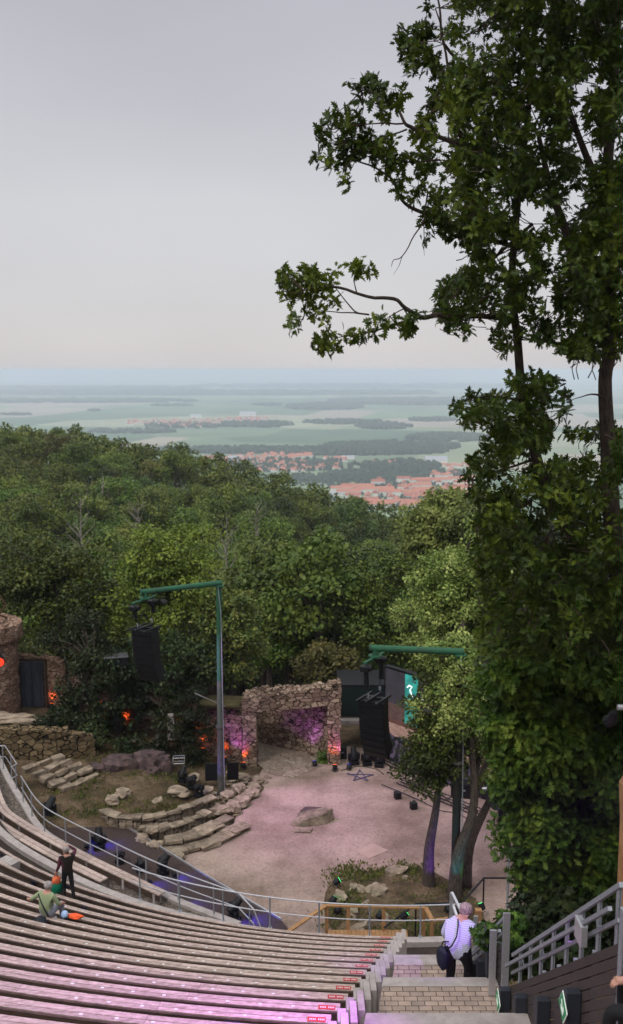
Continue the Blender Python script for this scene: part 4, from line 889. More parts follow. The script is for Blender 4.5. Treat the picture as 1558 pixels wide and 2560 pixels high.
# grass tufts
gp, gd, gn = [], [], []
def tuft(x, y, z, n=26, r=.22, h=.2):
    for i in range(n): gp.append((x + rnd.gauss(0, r), y + rnd.gauss(0, r), z - .02)); gd.append((rnd.gauss(0, .35), rnd.gauss(0, .35), 1)); gn.append((rnd.gauss(0, 1), rnd.gauss(0, 1), .3))
for i in range(420):
    x, y = rnd.uniform(.5, 6.4), rnd.uniform(32.2, 38)
    if noise.noise(Vector((x * .8, y * .8, 4))) > -.12 and (Vector((x - 3, (y - 35) * .9, 0)).length < 3.0): tuft(x, y, .36 - .035 * (Vector((x - 3, y - 35, 0)).length) ** 1.6 + .03, 22)
for i in range(260):
    x, y = rnd.uniform(2.4, 5.6), rnd.uniform(27.8, 31.4)
    tuft(x, y, hgt(x, y) + .0, 26)
for i in range(700):
    x, y = rnd.uniform(-12, -3.2), rnd.uniform(41.5, 49.5)
    if noise.noise(Vector((x * .6, y * .6, 4))) > .0: tuft(x, y, hgt(x, y), 16, .2)
n_ = len(gp); o = leaves('grass', np.array(gp), np.array(gd), np.array(gn), rng.uniform(.05, .16, n_), QL, leaf_mat('grass_blades', (.03, .045, .012), (.07, .085, .022), (.16, .15, .05), .2, nscale=1.5)); tag(o, 'patchy short grass on the banks round the stage', 'grass', kind='stuff')

# ------------------------------------------------------------------ masts, line arrays, lamps on poles
def mast(base, top_z, arm_end, label, r=.17, split=.33, low='greypole'):
    base = Vector(base); b = empty('lamp_mast', base, 0, label, 'mast'); top = Vector((base.x + .03, base.y, top_z)); mid = base.lerp(top, split)
    q = MB(); q.tube([base - Vector((0, 0, .3)), base + Vector((0, 0, .1)), mid], [r * 1.5, r * 1.05, r], 14); q.tube([base, base + Vector((0, 0, .05))], r * 2, 14); W(q.build('lower_pole', M[low], smooth=False), b)
    m3 = base.lerp(top, min(.95, split + .22)); q = MB(); q.tube([mid, m3], [r * .92, r * .86], 14); W(q.build('middle_pole', M[low] if low != 'greypole' else mat('faded_green_paint', (.10, .115, .09), .7, c2=(.05, .09, .06), scale=5)), b)
    q = MB(); q.tube([m3, top], [r * .86, r * .78], 14); W(q.build('upper_pole', M['green']), b)
    q = MB(); q.tube([mid - Vector((0, 0, .04)), mid + Vector((0, 0, .05))], r * 1.35, 14)
    for i in range(8): a = i * .785; q.tube([mid + Vector((r * 1.2 * math.cos(a), r * 1.2 * math.sin(a), -.08)), mid + Vector((r * 1.2 * math.cos(a), r * 1.2 * math.sin(a), .09))], .015, 6)
    W(q.build('flange', M['greypole']), b); q = MB(); q.tube([top - Vector((0, 0, .22)), top - Vector((0, 0, .14)), top - Vector((0, 0, .1))], [r * .8, r * 1.5, r * 1.5], 14); W(q.build('collar', M['green']), b)
    ae = Vector(arm_end); d = (ae - top).normalized(); q = MB(); q.tube([top - d * .12, ae], [.13, .12], 12); q.tube([ae, ae + d * .03], .15, 12); q.bar(top - d * .1, top + Vector((0, 0, -.3)), .1, .1); q.tube([ae - d * .18, ae - d * .18 + Vector((0, 0, -.26))], .11, 10); W(q.build('arm', M['green']), b)
    q = MB(); q.tube([ae - d * .18 + Vector((0, 0, -.26)), ae - d * .18 + Vector((0, 0, -.31))], .26, 12); pl = ae - d * .18 + Vector((0, 0, -.32)); W(q.build('end_plate', M['green']), b)
    q = MB(); cable = [top + Vector((-.02, -.2, -.12)), top + Vector((.10, -.22, -1.4)), mid + Vector((.16, -.22, 0)), base + Vector((.2, -.25, .3))]; q.tube(cable, .02, 6); W(q.build('cable', M['galv']), b)
    return pl
def line_array(pl, yaw, label, n=10, s=1.0, up=0):
    b = empty('line_array', pl, yaw, label, 'speaker array', 'hanging speaker arrays'); b.scale = (s, s, s); lift = Vector((0, 0, up))
    q = MB(); q.bar((0, -.95, -.03), (0, .75, -.03), .1, .08); q.build('spreader_beam', M['green'], b)
    for sy in (-.78, .55):
        q = MB(); q.tube([(0, sy, 0), (0, sy, -.16)], .02, 6); q.box((0, sy, -.28), (.32, .42, .2)); q.tube([(-.24, sy, -.26), (.24, sy, -.26)], .09, 10); q.tube([(0, sy, -.4), (0, sy + .02, -1.15 + up)], [.09, .12], 8); q.tube([(0, sy - .1, -.35), (0, sy * .8, -1.75 + up)], .018, 6)
        q.build('chain_hoist', M['black'], b)
        q = MB(); q.tube([(0, sy * .8, -1.45 + up), (0, sy * .8, -1.6 + up)], .05, 8); q.build('shackle', M['galv'], b)
    q = MB(); q.box((0, -.02, -1.76 + up), (.95, .12, .06)); 
    for i in (-1, 1): q.bar((i * .42, -.8, -1.76 + up), (i * .42, .55, -1.76 + up), .07, .07)
    q.bar((0, -.8, -1.73 + up), (0, .55, -1.73 + up), .09, .09); q.build('fly_frame', M['blackm'], b)
    T = Matrix.Translation((0, 0, -1.82 + up)) @ Matrix.Rotation(R(3), 4, 'X')
    for i in range(n):
        q = MB(); h = .265; q.prism([(-.55, -.36), (.55, -.36), (.42, .34), (-.42, .34)], -h + .003, 0, T); o = q.build('cabinet', M['black'], b, bevel=.012)
        q = MB(); q.prism([(-.52, -.385), (.52, -.385), (.53, -.362), (-.53, -.362)], -h + .02, -.012, T); q.build('grille', M['blackm'], b)
        T = T @ Matrix.Translation((0, 0, -h)) @ Matrix.Rotation(R(.5 + i * .8), 4, 'X') 
pl = mast((-4.29, 44.84, .05), 10.3, (-7.55, 43.2, 10.25), 'tall green-topped mast left of the gate with an arm pointing left', .16)
line_array(pl, R(-28), 'black curved line of loudspeakers hanging from the left mast', 9, 1.0, .45)
pl = mast((5.45, 35.5, .3), 9.75, (2.2, 36.0, 9.75), 'tall mast behind the twin trunks with a green arm pointing left', .155, .55, 'darkpole')
line_array(pl, R(-30), 'large black line of loudspeakers hanging from the right mast', 9, .95, .1)
b = empty('added_wash_lamp', (-6.7, 43.65, 10.05), 0, 'dark wash lamp added under the green arm of the left mast', 'stage lamp')
q = MB(); q.tube([(0, 0, .05), (0, 0, -.2)], .02, 6); q.tube([(-.06, 0, -.26), (.08, -.02, -.36), (.14, -.03, -.42)], [.09, .14, .15], 12); q.build('housing', M['black'], b)
spot((-6.5, 43.55, 9.5), (1.6, 42.4, 0), PNK, 3800, 66, 1, .25, b)  # housing and spot added on this arm to give the stage its pink wash
b = empty('stage_speaker', (-9.2, 46, 0), 0, 'black flat-topped cabinet on a post among the trees, left of the hanging loudspeakers', 'speaker')
c = at(290, 1650, 48.8); q = MB(); q.box(c, (1.15, .85, .42), rz=.25); W(q.build('cabinet', M['black'], bevel=.015), b); q = MB(); q.box(c + Vector((0, 0, .225)), (1.2, .9, .03), rz=.25); W(q.build('lid', mat('grey_lid', (.075, .075, .08), .6)), b)
q = MB(); q.tube([Vector((c.x, c.y, .8)), c - Vector((0, 0, .2))], .06, 8); W(q.build('post', M['blackm']), b)
def tlamp(p0, h, bar_l, label, lampoff):
    b = empty('lamp_post', p0, 0, label, 'lamp post', 'grey posts with a crossbar'); q = MB(); q.tube([(0, 0, -.5), (0, 0, h)], .045, 10); q.build('post', M['galv'], b)
    q = MB(); q.tube([(-bar_l, 0, h), (.35, 0, h)], .045, 10); q.build('crossbar', M['alu'], b); q = MB(); q.tube([(lampoff, 0, h + .08), (lampoff, 0, h - .3)], .03, 8); q.box((lampoff, -.03, h), (.12, .14, .12)); q.build('clamp', M['galv'], b)
    q = MB(); q.tube([(lampoff, -.25, h - .5), (lampoff, -.1, h - .45), (lampoff, .15, h - .4)], [.24, .26, .16], 14); q.bar((lampoff, 0, h - .3), (lampoff, 0, h - .9), .3, .06); q.build('lamp_head', M['black'], b); q = MB(); q.tube([(lampoff, -.255, h - .502), (lampoff, -.265, h - .505)], .22, 14); q.build('lens', M['lens'], b)
    return b
b = tlamp((6.95, 33, 0), 5.55, 1.0, 'slim grey lamp post right of the twin trunks with a short crossbar', -.5)
b = tlamp((5.62, 14, 9.5), 5.62, 1.15, 'grey crossbar reaching in from the right edge before the leaves', -.35)
spot((5.25, 13.5, 14.5), (-2.6, 13.6, 9.8), (.62, .13, 1), 7200, 60, 1, .2, b)
q = MB(); q.tube([(-1.2, .0, 5.55), (-1.2, .05, 5.42), (-1.24, .12, 5.36)], [.05, .09, .10], 10); q.build('added_lamp', M['black'], b); spot((4.34, 14.2, 14.8), (1.9, 20.1, 7.0), (.42, .12, 1), 2600, 17, .8, .1, b)  # lamp head and spot added on the crossbar to throw violet on the landing
# things round the foot of the left mast
b = empty('flight_case', (-4.3, 45.6, .55), .1, 'flat black case standing behind the foot of the left mast', 'case')
for x in (-.5, .52): q = MB(); q.box((x, 0, .35), (.62 if x < 0 else .55, .12, .85)); q.build('panel', M['black'], b, bevel=.01)
for i, (px_, py_, rz, ti, lb, s) in enumerate([(457, 1955, .5, 1.0, 'black moving head lamp below the small silver frame', 1.0), (478, 1972, .6, .1, 'black moving head lamp in the middle of the three left of the mast', 1.0), (497, 1992, .7, -.35, 'black moving head lamp with a blue-glinting barrel pointing at the mast foot', 1.0)]):
    p = onz(px_, py_, .6); moving_head(p.x, p.y, .58, -rz, ti, lb, s, GB if i == 2 else None)
p = onz(495, 1985, .6); b = empty('floor_lamp', (p.x, p.y + .3, .6), 0, 'small dark floor lamp washing the left mast foot blue', 'spotlight'); q = MB(); q.tube([(0, 0, .0), (0, 0, .14), (.06, -.02, .22)], [.1, .1, .08], 10); q.build('housing', M['black'], b); spot((p.x + .1, p.y + .2, .9), (-4.3, 44.7, 1.9), (.12, .08, 1), 70, 75, .8, .06, b)
b = empty('silver_frame', (-6.75, 46.3, 1.0), .1, 'small open silver tube frame lying above the lamps left of the mast', 'frame')
q = MB()
for x in (0, .55):
    for y_ in (0, .3): q.tube([(x, y_, 0), (x, y_, .28)], .018, 6)
for z_ in (0, .28): q.tube([(0, 0, z_), (.55, 0, z_), (.55, .3, z_), (0, .3, z_), (0, 0, z_)], .018, 6)
q.build('tube_frame', M['alu'], b)
q = MB(); pts = [(-.17, 0), (.17, .02), (.15, .4), (.19, .42), (.15, .8), (.18, .84), (.14, 1.38), (-.16, 1.36), (-.13, .95), (-.18, .9), (-.13, .5), (-.18, .45)]
q.prism(pts, -.05, .05, Matrix.Rotation(R(90), 4, 'X')); p = at(428, 1850, 47.6); o = q.build('notched_board', mat('pale_board', (.50, .44, .42), .9, var=.25, scale=3), loc=p, bevel=.01); tag(o, 'narrow pale notched board standing among the dark bushes', 'board')
b = empty('rod_bundle', at(520, 1750, 47), 0, 'bundle of thin silver rods leaning over the wing wall left of the gate', 'rods')
for i in range(3): q = MB(); q.tube([at(488 + i * 6, 1733 + i * 3, 46.5), at(553 + i * 5, 1762 + i * 2, 48.2)], .022, 6); W(q.build('rod', M['alu']), b)
q = MB(); q.box((-4.7, 49.3, 3.15), (2.3, 1.5, .10), rz=-.12, jit=.03); q.box((-4.7, 48.7, 3.05), (2.3, .1, .16), rz=-.12); tag(q.build('shed_roof', mat('mossy_roof', (.10, .085, .035), .95, var=.5, scale=3)), 'small mossy lean-to roof left of the gate lintel', 'roof')
# right of the gate
b = empty('container', (3.6, 52.6, 1.3), 0, 'dark green box container behind the hanging loudspeakers', 'container')
q = MB(); q.box((3.5, 52.4, 2.52), (4.1, 2.6, 1.72)); 
for i in range(26): q.box((1.53 + i * .155, 51.085, 2.52), (.07, .03, 1.6))
W(q.build('body', mat('dark_green_metal', (.004, .014, .013), .6, var=.2), bevel=.01), b); q = MB(); q.box((3.5, 52.4, 3.41), (4.2, 2.7, .06)); W(q.build('roof', M['blackm']), b)
q = MB(); q.box((2.4, 51.0, 1.46), (2.6, .5, .24)); tag(q.build('ledge', M['conc'], bevel=.02), 'pale concrete ledge under the dark green container', 'ledge')
for i, (px_, py_, rz, lb) in enumerate([(885, 1912, .3, 'grey-topped moving head lamp, leftmost of the three right of the gate'), (918, 1914, .0, 'moving head lamp in the middle of the three right of the gate'), (948, 1918, -.2, 'moving head lamp below the tip of the big hanging loudspeakers')]):
    p = onz(px_, py_, 0); moving_head(p.x, p.y, .02, rz, 1.2, lb, 1.15)
for px_, py_, d, lb in ((857, 1895, (.42, .4, .62), 'black case standing against the right gate pillar'), (1270, 2060, (.9, .8, 1.1), 'big black case beside the lamp post at the right of the stage'), (1160, 1990, (1.2, .7, .7), 'long black case behind the tree at the right')):
    p = onz(px_, py_, 0); b = empty('flight_case', p, rnd.uniform(-.4, 0), lb, 'case'); q = MB(); q.box((0, 0, d[2] / 2), d); q.build('case_body', M['black'], b, bevel=.01); q = MB()
    for sx in (-1, 1):
        for sy in (-1, 1): q.bar((sx * d[0] / 2, sy * d[1] / 2, 0), (sx * d[0] / 2, sy * d[1] / 2, d[2]), .03, .03)
    q.build('corner_trim', M['blackm'], b); q = MB(); q.box((0, -d[1] / 2 - .01, d[2] * .6), (.16, .02, .07)); q.build('handle', M['galv'], b)
# big screen with its picture
SA, SB = Vector((3.9, 51.0, 0)), Vector((9.6, 44.6, 0)); sd = (SB - SA).normalized(); sn = Vector((-sd.y, sd.x, 0)); sn = sn if sn.y < 0 else -sn
b = empty('video_wall', SA, 0, 'large screen showing a teal door in a brick wall with white brush lettering', 'screen')
def scr(m, u0, u1, z0, z1, off): q = MB(); q.bar(SA + sd * ((u0 + u1) / 2) + Vector((0, 0, z0)) + sn * off, SA + sd * ((u0 + u1) / 2) + Vector((0, 0, z1)) + sn * off, abs(u1 - u0), .02, up=sn); return q
SL = (SB - SA).length
q = MB(); q.bar(SA + sd * SL / 2 + Vector((0, 0, .5)) - sn * .2, SA + sd * SL / 2 + Vector((0, 0, 4.5)) - sn * .2, SL + .2, .3, up=sn); W(q.build('casing', M['black']), b)
def scrmat(name, c1, c2, brick=False, s=.8):
    m = bpy.data.materials.new(name); m.use_nodes = True; t = m.node_tree; bs = t.nodes['Principled BSDF']; bs.inputs['Base Color'].default_value = (.01, .01, .01, 1); co = N(t, 'TexCoord')
    if brick:
        mp = N(t, 'Mapping'); mp.inputs['Rotation'].default_value = (R(90), 0, 0); a = math.atan2(sd.y, sd.x); mp2 = N(t, 'Mapping'); mp2.inputs['Rotation'].default_value = (0, 0, -a)
        t.links.new(co.outputs['Object'], mp2.inputs[0]); t.links.new(mp2.outputs[0], mp.inputs[0]); x = N(t, 'TexBrick'); x.inputs['Scale'].default_value = 1; x.inputs['Brick Width'].default_value = .3; x.inputs['Row Height'].default_value = .085; x.inputs['Mortar Size'].default_value = .008
        x.inputs['Color1'].default_value = (*c1, 1); x.inputs['Color2'].default_value = (*c2, 1); x.inputs['Mortar'].default_value = (.05, .03, .025, 1); t.links.new(mp.outputs[0], x.inputs[0]); o = x.outputs[0]
    else:
        n = N(t, 'TexNoise'); n.inputs['Scale'].default_value = 2.5; t.links.new(co.outputs['Object'], n.inputs[0]); x = N(t, 'ValToRGB'); x.color_ramp.elements[0].position = .35; x.color_ramp.elements[1].position = .65; x.color_ramp.elements[0].color = (*c1, 1); x.color_ramp.elements[1].color = (*c2, 1); t.links.new(n.outputs[0], x.inputs[0]); o = x.outputs[0]
    t.links.new(o, bs.inputs['Emission Color']); bs.inputs['Emission Strength'].default_value = s; return m
m1, m2, m3, m4, m5 = scrmat('screen_dark', (.035, .03, .04), (.05, .045, .06)), scrmat('screen_teal', (.02, .22, .20), (.04, .42, .36), s=1), scrmat('screen_brick_dark', (.10, .055, .05), (.16, .09, .08), True), scrmat('screen_brick', (.38, .22, .18), (.55, .34, .28), True), scrmat('screen_ledge', (.10, .04, .03), (.14, .06, .05))
for mm, u0, u1, z0, z1, of in ((m1, .05, 1.45, 2.6, 4.4, 0), (m2, 1.45, 2.35, 1.75, 4.4, .0), (m3, .05, 1.45, 1.75, 2.6, 0), (m5, .05, 3.4, 1.52, 1.75, .004), (m4, .05, 3.2, .6, 1.52, 0), (m1, 2.35, 3.4, 1.75, 4.4, 0), (m2, 3.4, 4.2, .6, 4.4, 0), (m3, 4.2, SL - .05, 1.2, 4.4, 0), (m4, 3.2, 3.4, .6, 1.52, 0), (m4, 4.2, SL - .05, .6, 1.2, 0)): W(scr(mm, u0, u1, z0, z1, of).build('picture', mm), b)
GW = glow('white_glow', (.9, 1, .98), 1.1)
def s2(u, z): return SA + sd * u + Vector((0, 0, z)) + sn * .03
for st in ([(1.62, 3.72), (1.75, 3.86), (1.95, 3.82), (1.82, 3.62), (1.98, 3.3), (1.9, 3.02), (1.7, 3.0), (1.62, 3.12)], [(2.1, 3.3), (2.14, 3.05), (2.26, 3.08), (2.3, 3.35), (2.34, 3.08)], [(2.5, 3.3), (2.66, 3.36), (2.56, 3.05), (2.72, 3.1), (2.76, 3.4), (2.78, 3.05)], [(3.6, 3.3), (3.7, 2.9), (3.9, 3.35), (3.95, 2.9)], [(4.4, 3.2), (4.6, 3.0), (4.5, 2.8)]):
    q = MB(); q.tube([s2(*p) for p in st], .035, 6); W(q.build('lettering', GW), b)
# camouflage net and black truss under the screen
NA, NB = Vector((3.55, 49.7, 0)), Vector((8.8, 43.6, 0)); q = MB(); nx_, nz_ = 60, 10
cm = bpy.data.materials.new('camouflage'); cm.use_nodes = True; t = cm.node_tree; bs = t.nodes['Principled BSDF']; bs.inputs['Roughness'].default_value = .9; co = N(t, 'TexCoord'); v = N(t, 'TexVoronoi'); v.inputs['Scale'].default_value = 5; r = N(t, 'ValToRGB'); r.color_ramp.interpolation = 'CONSTANT'; r.color_ramp.elements[0].color = (.006, .006, .008, 1); r.color_ramp.elements[1].position = .72; r.color_ramp.elements[1].color = (.10, .075, .13, 1); x = r.color_ramp.elements.new(.5); x.color = (.03, .025, .035, 1)
t.links.new(co.outputs['Object'], v.inputs[0]); spc = N(t, 'SeparateColor'); t.links.new(v.outputs['Color'], spc.inputs[0]); t.links.new(spc.outputs[0], r.inputs[0]); t.links.new(r.outputs[0], bs.inputs['Base Color'])
vs = []
for j in range(nz_ + 1):
    for i in range(nx_ + 1):
        p = NA.lerp(NB, i / nx_) + Vector((0, 0, 1.35 * j / nz_)); p += Vector((.5, .6, 0)) * (.35 * j / nz_) + Vector((.6, .8, 0)) * .12 * noise.noise(p * 3) + Vector((0, 0, .06 * math.sin(i * .7))) * (j > 6); vs.append(p)
q.add(vs, [(j * (nx_ + 1) + i, j * (nx_ + 1) + i + 1, (j + 1) * (nx_ + 1) + i + 1, (j + 1) * (nx_ + 1) + i) for j in range(nz_) for i in range(nx_)]); o = q.build('camouflage_net', cm, smooth=True); sm = o.modifiers.new('s', 'SOLIDIFY'); sm.thickness = .02; tag(o, 'dark camouflage net draped below the screen', 'net')
def btruss(a, c, label, wd=.28):
    a, c = Vector(a), Vector(c); b = empty('lighting_truss', a, 0, label, 'truss', 'black trusses along the right of the stage'); d = c - a; L_ = d.length; d.normalize(); s = d.cross(Vector((0, 0, 1)))
    for sy in (-1, 1):
        for sz in (0, 1): q = MB(); q.tube([a + s * sy * wd / 2 + Vector((0, 0, sz * wd)), c + s * sy * wd / 2 + Vector((0, 0, sz * wd))], .028, 6); W(q.build('chord', M['blackm']), b)
    q = MB(); n_ = int(L_ / wd)
    for i in range(n_):
        p, p2 = a + d * (i * L_ / n_), a + d * ((i + 1) * L_ / n_); z1 = Vector((0, 0, wd))
        for sy in (-1, 1): q.tube([p + s * sy * wd / 2 + (z1 if i % 2 else z1 * 0), p2 + s * sy * wd / 2 + (z1 * 0 if i % 2 else z1)], .014, 5)
        q.tube([p + s * wd / 2 + z1, p - s * wd / 2 + z1], .014, 5)
    W(q.build('bracing', M['blackm']), b)
btruss((3.55, 49.2, .06), (5.0, 47.2, .06), 'black lattice truss lying at the left foot of the camouflage net')
btruss((4.25, 46.3, .06), (7.6, 42.6, .06), 'long black lattice truss lying along the right edge of the stage floor')
b = empty('cable_bar', (3.5, 45.7, .1), 0, 'thin dark bar lying across the sand with two small black boxes', 'bar')
q = MB(); q.tube([(3.4, 45.9, .12), (4.4, 44.9, .10), (5.3, 43.8, .12)], .025, 6); W(q.build('bar', M['blackm']), b)
for px_, py_ in ((994, 1997), (1034, 2023)): p = onz(px_, py_, 0); q = MB(); q.box((p.x, p.y, .17), (.3, .28, .34), rz=.3); W(q.build('box_lamp', M['black'], bevel=.02), b)

for pts, lb in (([(1.5, 47.75, .05), (2.3, 48.3, .05), (3.2, 48.0, .05), (3.6, 47.3, .05)], 'black cable running past the three lamps right of the gate'), ([(5.3, 43.9, .05), (6.0, 43.1, .05), (6.6, 42.9, .05), (7.2, 42.0, .05)], 'black cable lying on the sand by the right truss'), ([(-3.6, 47.2, .06), (-3.0, 46.6, .06), (-3.3, 45.8, .2), (-4.0, 45.4, .45)], 'black cable between the left gate pillar and the mast case')):
    q = MB(); q.tube([p + Vector((0, 0, .01 * math.sin(i))) for i, p in enumerate(smooth(pts, 6))], .018, 5); tag(q.build('cable', M['black']), lb, 'cable')
# ------------------------------------------------------------------ wooden walkway and black handrails before the stage
b = empty('timber_fence', (.6, 31.6, .9), 0, 'new orange timber handrail and plank walkway beyond the silver railing', 'fence')
wp = [Vector((-1.35, 30.0, 1.55)), Vector((.5, 31.6, 2.0)), Vector((3.85, 31.45, 2.0)), Vector((4.05, 31.0, 1.78)), Vector((4.75, 31.15, 1.8))]
for i in range(4): q = MB(); q.bar(wp[i], wp[i + 1], .15, .05); W(q.build('handrail', M['newwood']), b)
for x, y, zt_ in ((-.75, 30.5, 1.7), (.52, 31.6, 1.97), (1.25, 31.57, 1.97), (2.45, 31.52, 1.97), (3.8, 31.45, 1.97), (4.03, 31.05, 1.76)): q = MB(); q.box((x, y, (zt_ + .3) / 2), (.12, .12, zt_ - .3)); W(q.build('post', M['newwood'], bevel=.008), b)
for i in range(20): q = MB(); q.box((.62 + i * .135, 31.1, 1.12), (.125, .85, .05)); W(q.build('plank', M['newwood']), b)
b = empty('black_handrail', (5.2, 32.5, .6), 0, 'black metal stair handrail right of the mast foot', 'handrail')
hb = [at(1100, 2320, 30.6), at(1210, 2195, 32.5), at(1300, 2195, 33)]
for lv in (0,): q = MB(); q.tube(hb, .035, 8); W(q.build('rail', M['blackm']), b)
for p in (hb[1], hb[2], hb[0].lerp(hb[1], .4)): q = MB(); q.tube([p, Vector((p.x, p.y, p.z - 1.1))], .03, 8); W(q.build('post', M['blackm']), b)
b = empty('black_handrail', (4.2, 31.6, .6), 0, 'black metal handrail left of the mast, sloping down behind the silver railing', 'handrail')
hb = [at(960, 2320, 31.2), at(1040, 2260, 31.9), at(1125, 2258, 32.0)]
q = MB(); q.tube(hb, .035, 8); W(q.build('rail', M['blackm']), b)
for p in (hb[1], hb[2]): q = MB(); q.tube([p, Vector((p.x, p.y, .6))], .03, 8); W(q.build('post', M['blackm']), b)
q = MB(); q.box((5.55, 30.9, 1.5), (.22, .22, 1.5)); tag(q.build('timber_post', M['newwood'], bevel=.01), 'short new timber post just beyond the woman by the steps', 'post')
q = MB(); q.box((6.0, 31.5, .8), (1.6, 1.2, .5), rz=.3, jit=.05); tag(q.build('rock_slab', M['rock'], bevel=.03), 'brown flat rock slab beside the short timber post', 'slab')
q = MB(); q.tube([(5.02, 14.8, 9.5), (5.0, 14.8, 13.0), (4.98, 14.8, 13.62), (5.0, 14.8, 13.8)], [.15, .15, .17, .09], 12); tag(q.build('timber_post', M['newwood']), 'thick orange timber post at the right edge of the picture', 'post')

# ------------------------------------------------------------------ slatted wall of the aisle, galvanised rails, step lamps
def onx(px_, py_, X=FX):
    a = (px_ - 779) / 2489; b_ = (1280 - py_) / 2489; t = X / a; return Vector((X, (_cp + b_ * _sp) * t, CAMZ + (-_sp + b_ * _cp) * t))
def ext(p, q_, Y): return p + (q_ - p) * ((Y - p.y) / (q_.y - p.y))
def slat_wall(top, label, Y0, Y1, n, X=FX, z_gap=.165):
    b = empty('slatted_wall', (X, Y0, ext(*top, Y0).z - 1), 0, label, 'wall', 'slatted walls along the aisle')
    for i in range(n):
        a, c = ext(*top, Y0) - Vector((0, 0, .07 + i * z_gap)), ext(*top, Y1) - Vector((0, 0, .07 + i * z_gap)); q = MB(); q.bar(a, c, .03, .115, up=(0, 0, 1)); W(q.build('slat', M['slat']), b)
    y = Y0 + .2
    while y < Y1: t_ = ext(*top, y); q = MB(); q.box((X + .05, y, t_.z - n * z_gap / 2), (.06, .06, n * z_gap + .1)); W(q.build('post', M['galv']), b); y += .85
    return b
t1 = (onx(1521, 2370), onx(1280, 2465)); t2 = (onx(1246, 2363), onx(1189, 2400))
slat_wall(t1, 'brown slatted wall nearest the camera at the lower right', 7.5, t1[1].y + .15, 9)
slat_wall(t2, 'brown slatted wall section further down, right of the woman', t2[0].y - .2, t2[1].y + .6, 7)
def handrails(lines, Y0, Y1, label, extra=None):
    b = empty('handrail', (FX, Y0, ext(*lines[0], Y0).z - 1), 0, label, 'handrail', 'galvanised handrails along the aisle')
    for j, l in enumerate(lines):
        q = MB(); off = Vector((-.12 if j == 1 else 0, 0, 0)); q.bar(ext(*l, Y0) + off, ext(*l, Y1) + off, .05, .05 if j else .06); W(q.build('rail', M['galv']), b)
    y = Y0 + .1
    while y <= Y1 + .02: a = ext(*lines[0], y); q = MB(); q.bar(a, a - Vector((0, 0, .75)), .012, .09, up=(0, 1, 0)); q.bar(a + Vector((.03, 0, 0)), a + Vector((.03, 0, -.75)), .02, .04, up=(0, 1, 0)); W(q.build('post', M['galv']), b); y += .72
    y = Y0 + .5
    while y <= Y1: a = ext(*lines[1], y); q = MB(); q.tube([a + Vector((-.12, 0, -.02)), a + Vector((-.10, 0, -.14)), a + Vector((0, .05, -.17))], .012, 6); W(q.build('bracket', M['galv']), b); y += 1.3
    return b
r1 = [(onx(1524, 2231), onx(1284, 2387)), (onx(1480, 2309), onx(1257, 2428)), (onx(1524, 2313), onx(1284, 2431))]
b = handrails(r1, 10.9, t1[1].y, 'galvanised double handrail climbing at the right above the slatted wall')
p = r1[0][0]; q = MB(); q.box((FX + .02, 10.75, p.z - .75), (.1, .14, 1.7)); W(q.build('end_post', M['galv']), b); q = MB(); q.box((FX - .13, 12.0, ext(*r1[1], 12.0).z - .1), (.10, .3, .3)); W(q.build('end_cap', M['alu'], bevel=.02), b)
r2 = [(onx(1267, 2289), onx(1186, 2374)), (onx(1250, 2340), onx(1180, 2400)), (onx(1262, 2330), onx(1190, 2398))]
b = handrails(r2, r2[0][0].y, r2[0][1].y + .2, 'galvanised double handrail further down, held by the woman')
q = MB(); p = r2[0][0]; q.box((FX, p.y, p.z - .75), (.13, .06, 1.6)); q.box((FX - .22, p.y + .1, p.z - 1.0), (.12, .06, 1.3)); W(q.build('end_post', M['alu']), b)
b = empty('handrail', (3.4, 22.8, 4.5), 0, 'short pale handrail beyond the woman at the foot of the aisle', 'handrail', 'galvanised handrails along the aisle')
for a_, c_ in ((at(1130, 2232, 23.4), at(1156, 2285, 22.6)), (at(1132, 2262, 23.4), at(1156, 2330, 22.6))): q = MB(); q.bar(a_, c_, .06, .06); W(q.build('rail', M['alu']), b)
for x_, y_, Y_ in ((1130, 2232, 23.4), (1190, 2290, 21.8), (1203, 2305, 21.6)): p = at(x_, y_, Y_); q = MB(); q.bar(p, p - Vector((0, 0, 1.3)), .1, .03, up=(0, 1, 0)); W(q.build('post', M['alu']), b)
GS = mat('exit_green', (.01, .13, .05), .5, emit=(.01, .16, .06), estr=.5); WS = mat('sign_white', (.75, .8, .75), .5, emit=(.6, .7, .6), estr=.25)
def step_lamp(p, sign, label):
    b = empty('step_lamp', p, 0, label, 'step lamp', 'dark hexagonal step lamps on the slatted walls'); hx = [(-.10, -.24), (.06, -.24), (.17, -.05), (.17, .08), (.03, .25), (-.10, .25)]
    q = MB(); Mx = Matrix(((0, 0, -1, 0), (1, 0, 0, 0), (0, 1, 0, 0), (0, 0, 0, 1))); q.prism(hx, .0, .20, Mx); q.build('housing', mat('slate_metal', (.025, .028, .038), .5) if 'slate_metal' not in bpy.data.materials else bpy.data.materials['slate_metal'], b, bevel=.015)
    if sign:
        Ms = Matrix.Translation((-.215, -.02, 0)) @ Matrix.Rotation(R(-55), 4, 'X') @ Mx; sq = lambda s: [(-s, -s), (s, -s), (s, s), (-s, s)]
        q = MB(); q.prism(sq(.155), 0, .012, Ms); q.build('sign_frame', WS, b); q = MB(); q.prism(sq(.145), .013, .016, Ms); q.build('sign_panel', GS, b)
        q = MB(); A = Matrix.Rotation(R(36), 4, 'X'); Ma = Matrix.Translation((-.215, -.02, 0)) @ Matrix.Rotation(R(-20), 4, 'X') @ Mx; q.prism([(-.02, .10), (.02, .10), (.02, -.03), (.075, .02), (.075, -.035), (0, -.11), (-.075, -.035), (-.075, .02), (-.02, -.03)], .017, .021, Ma); q.build('arrow', WS, b)
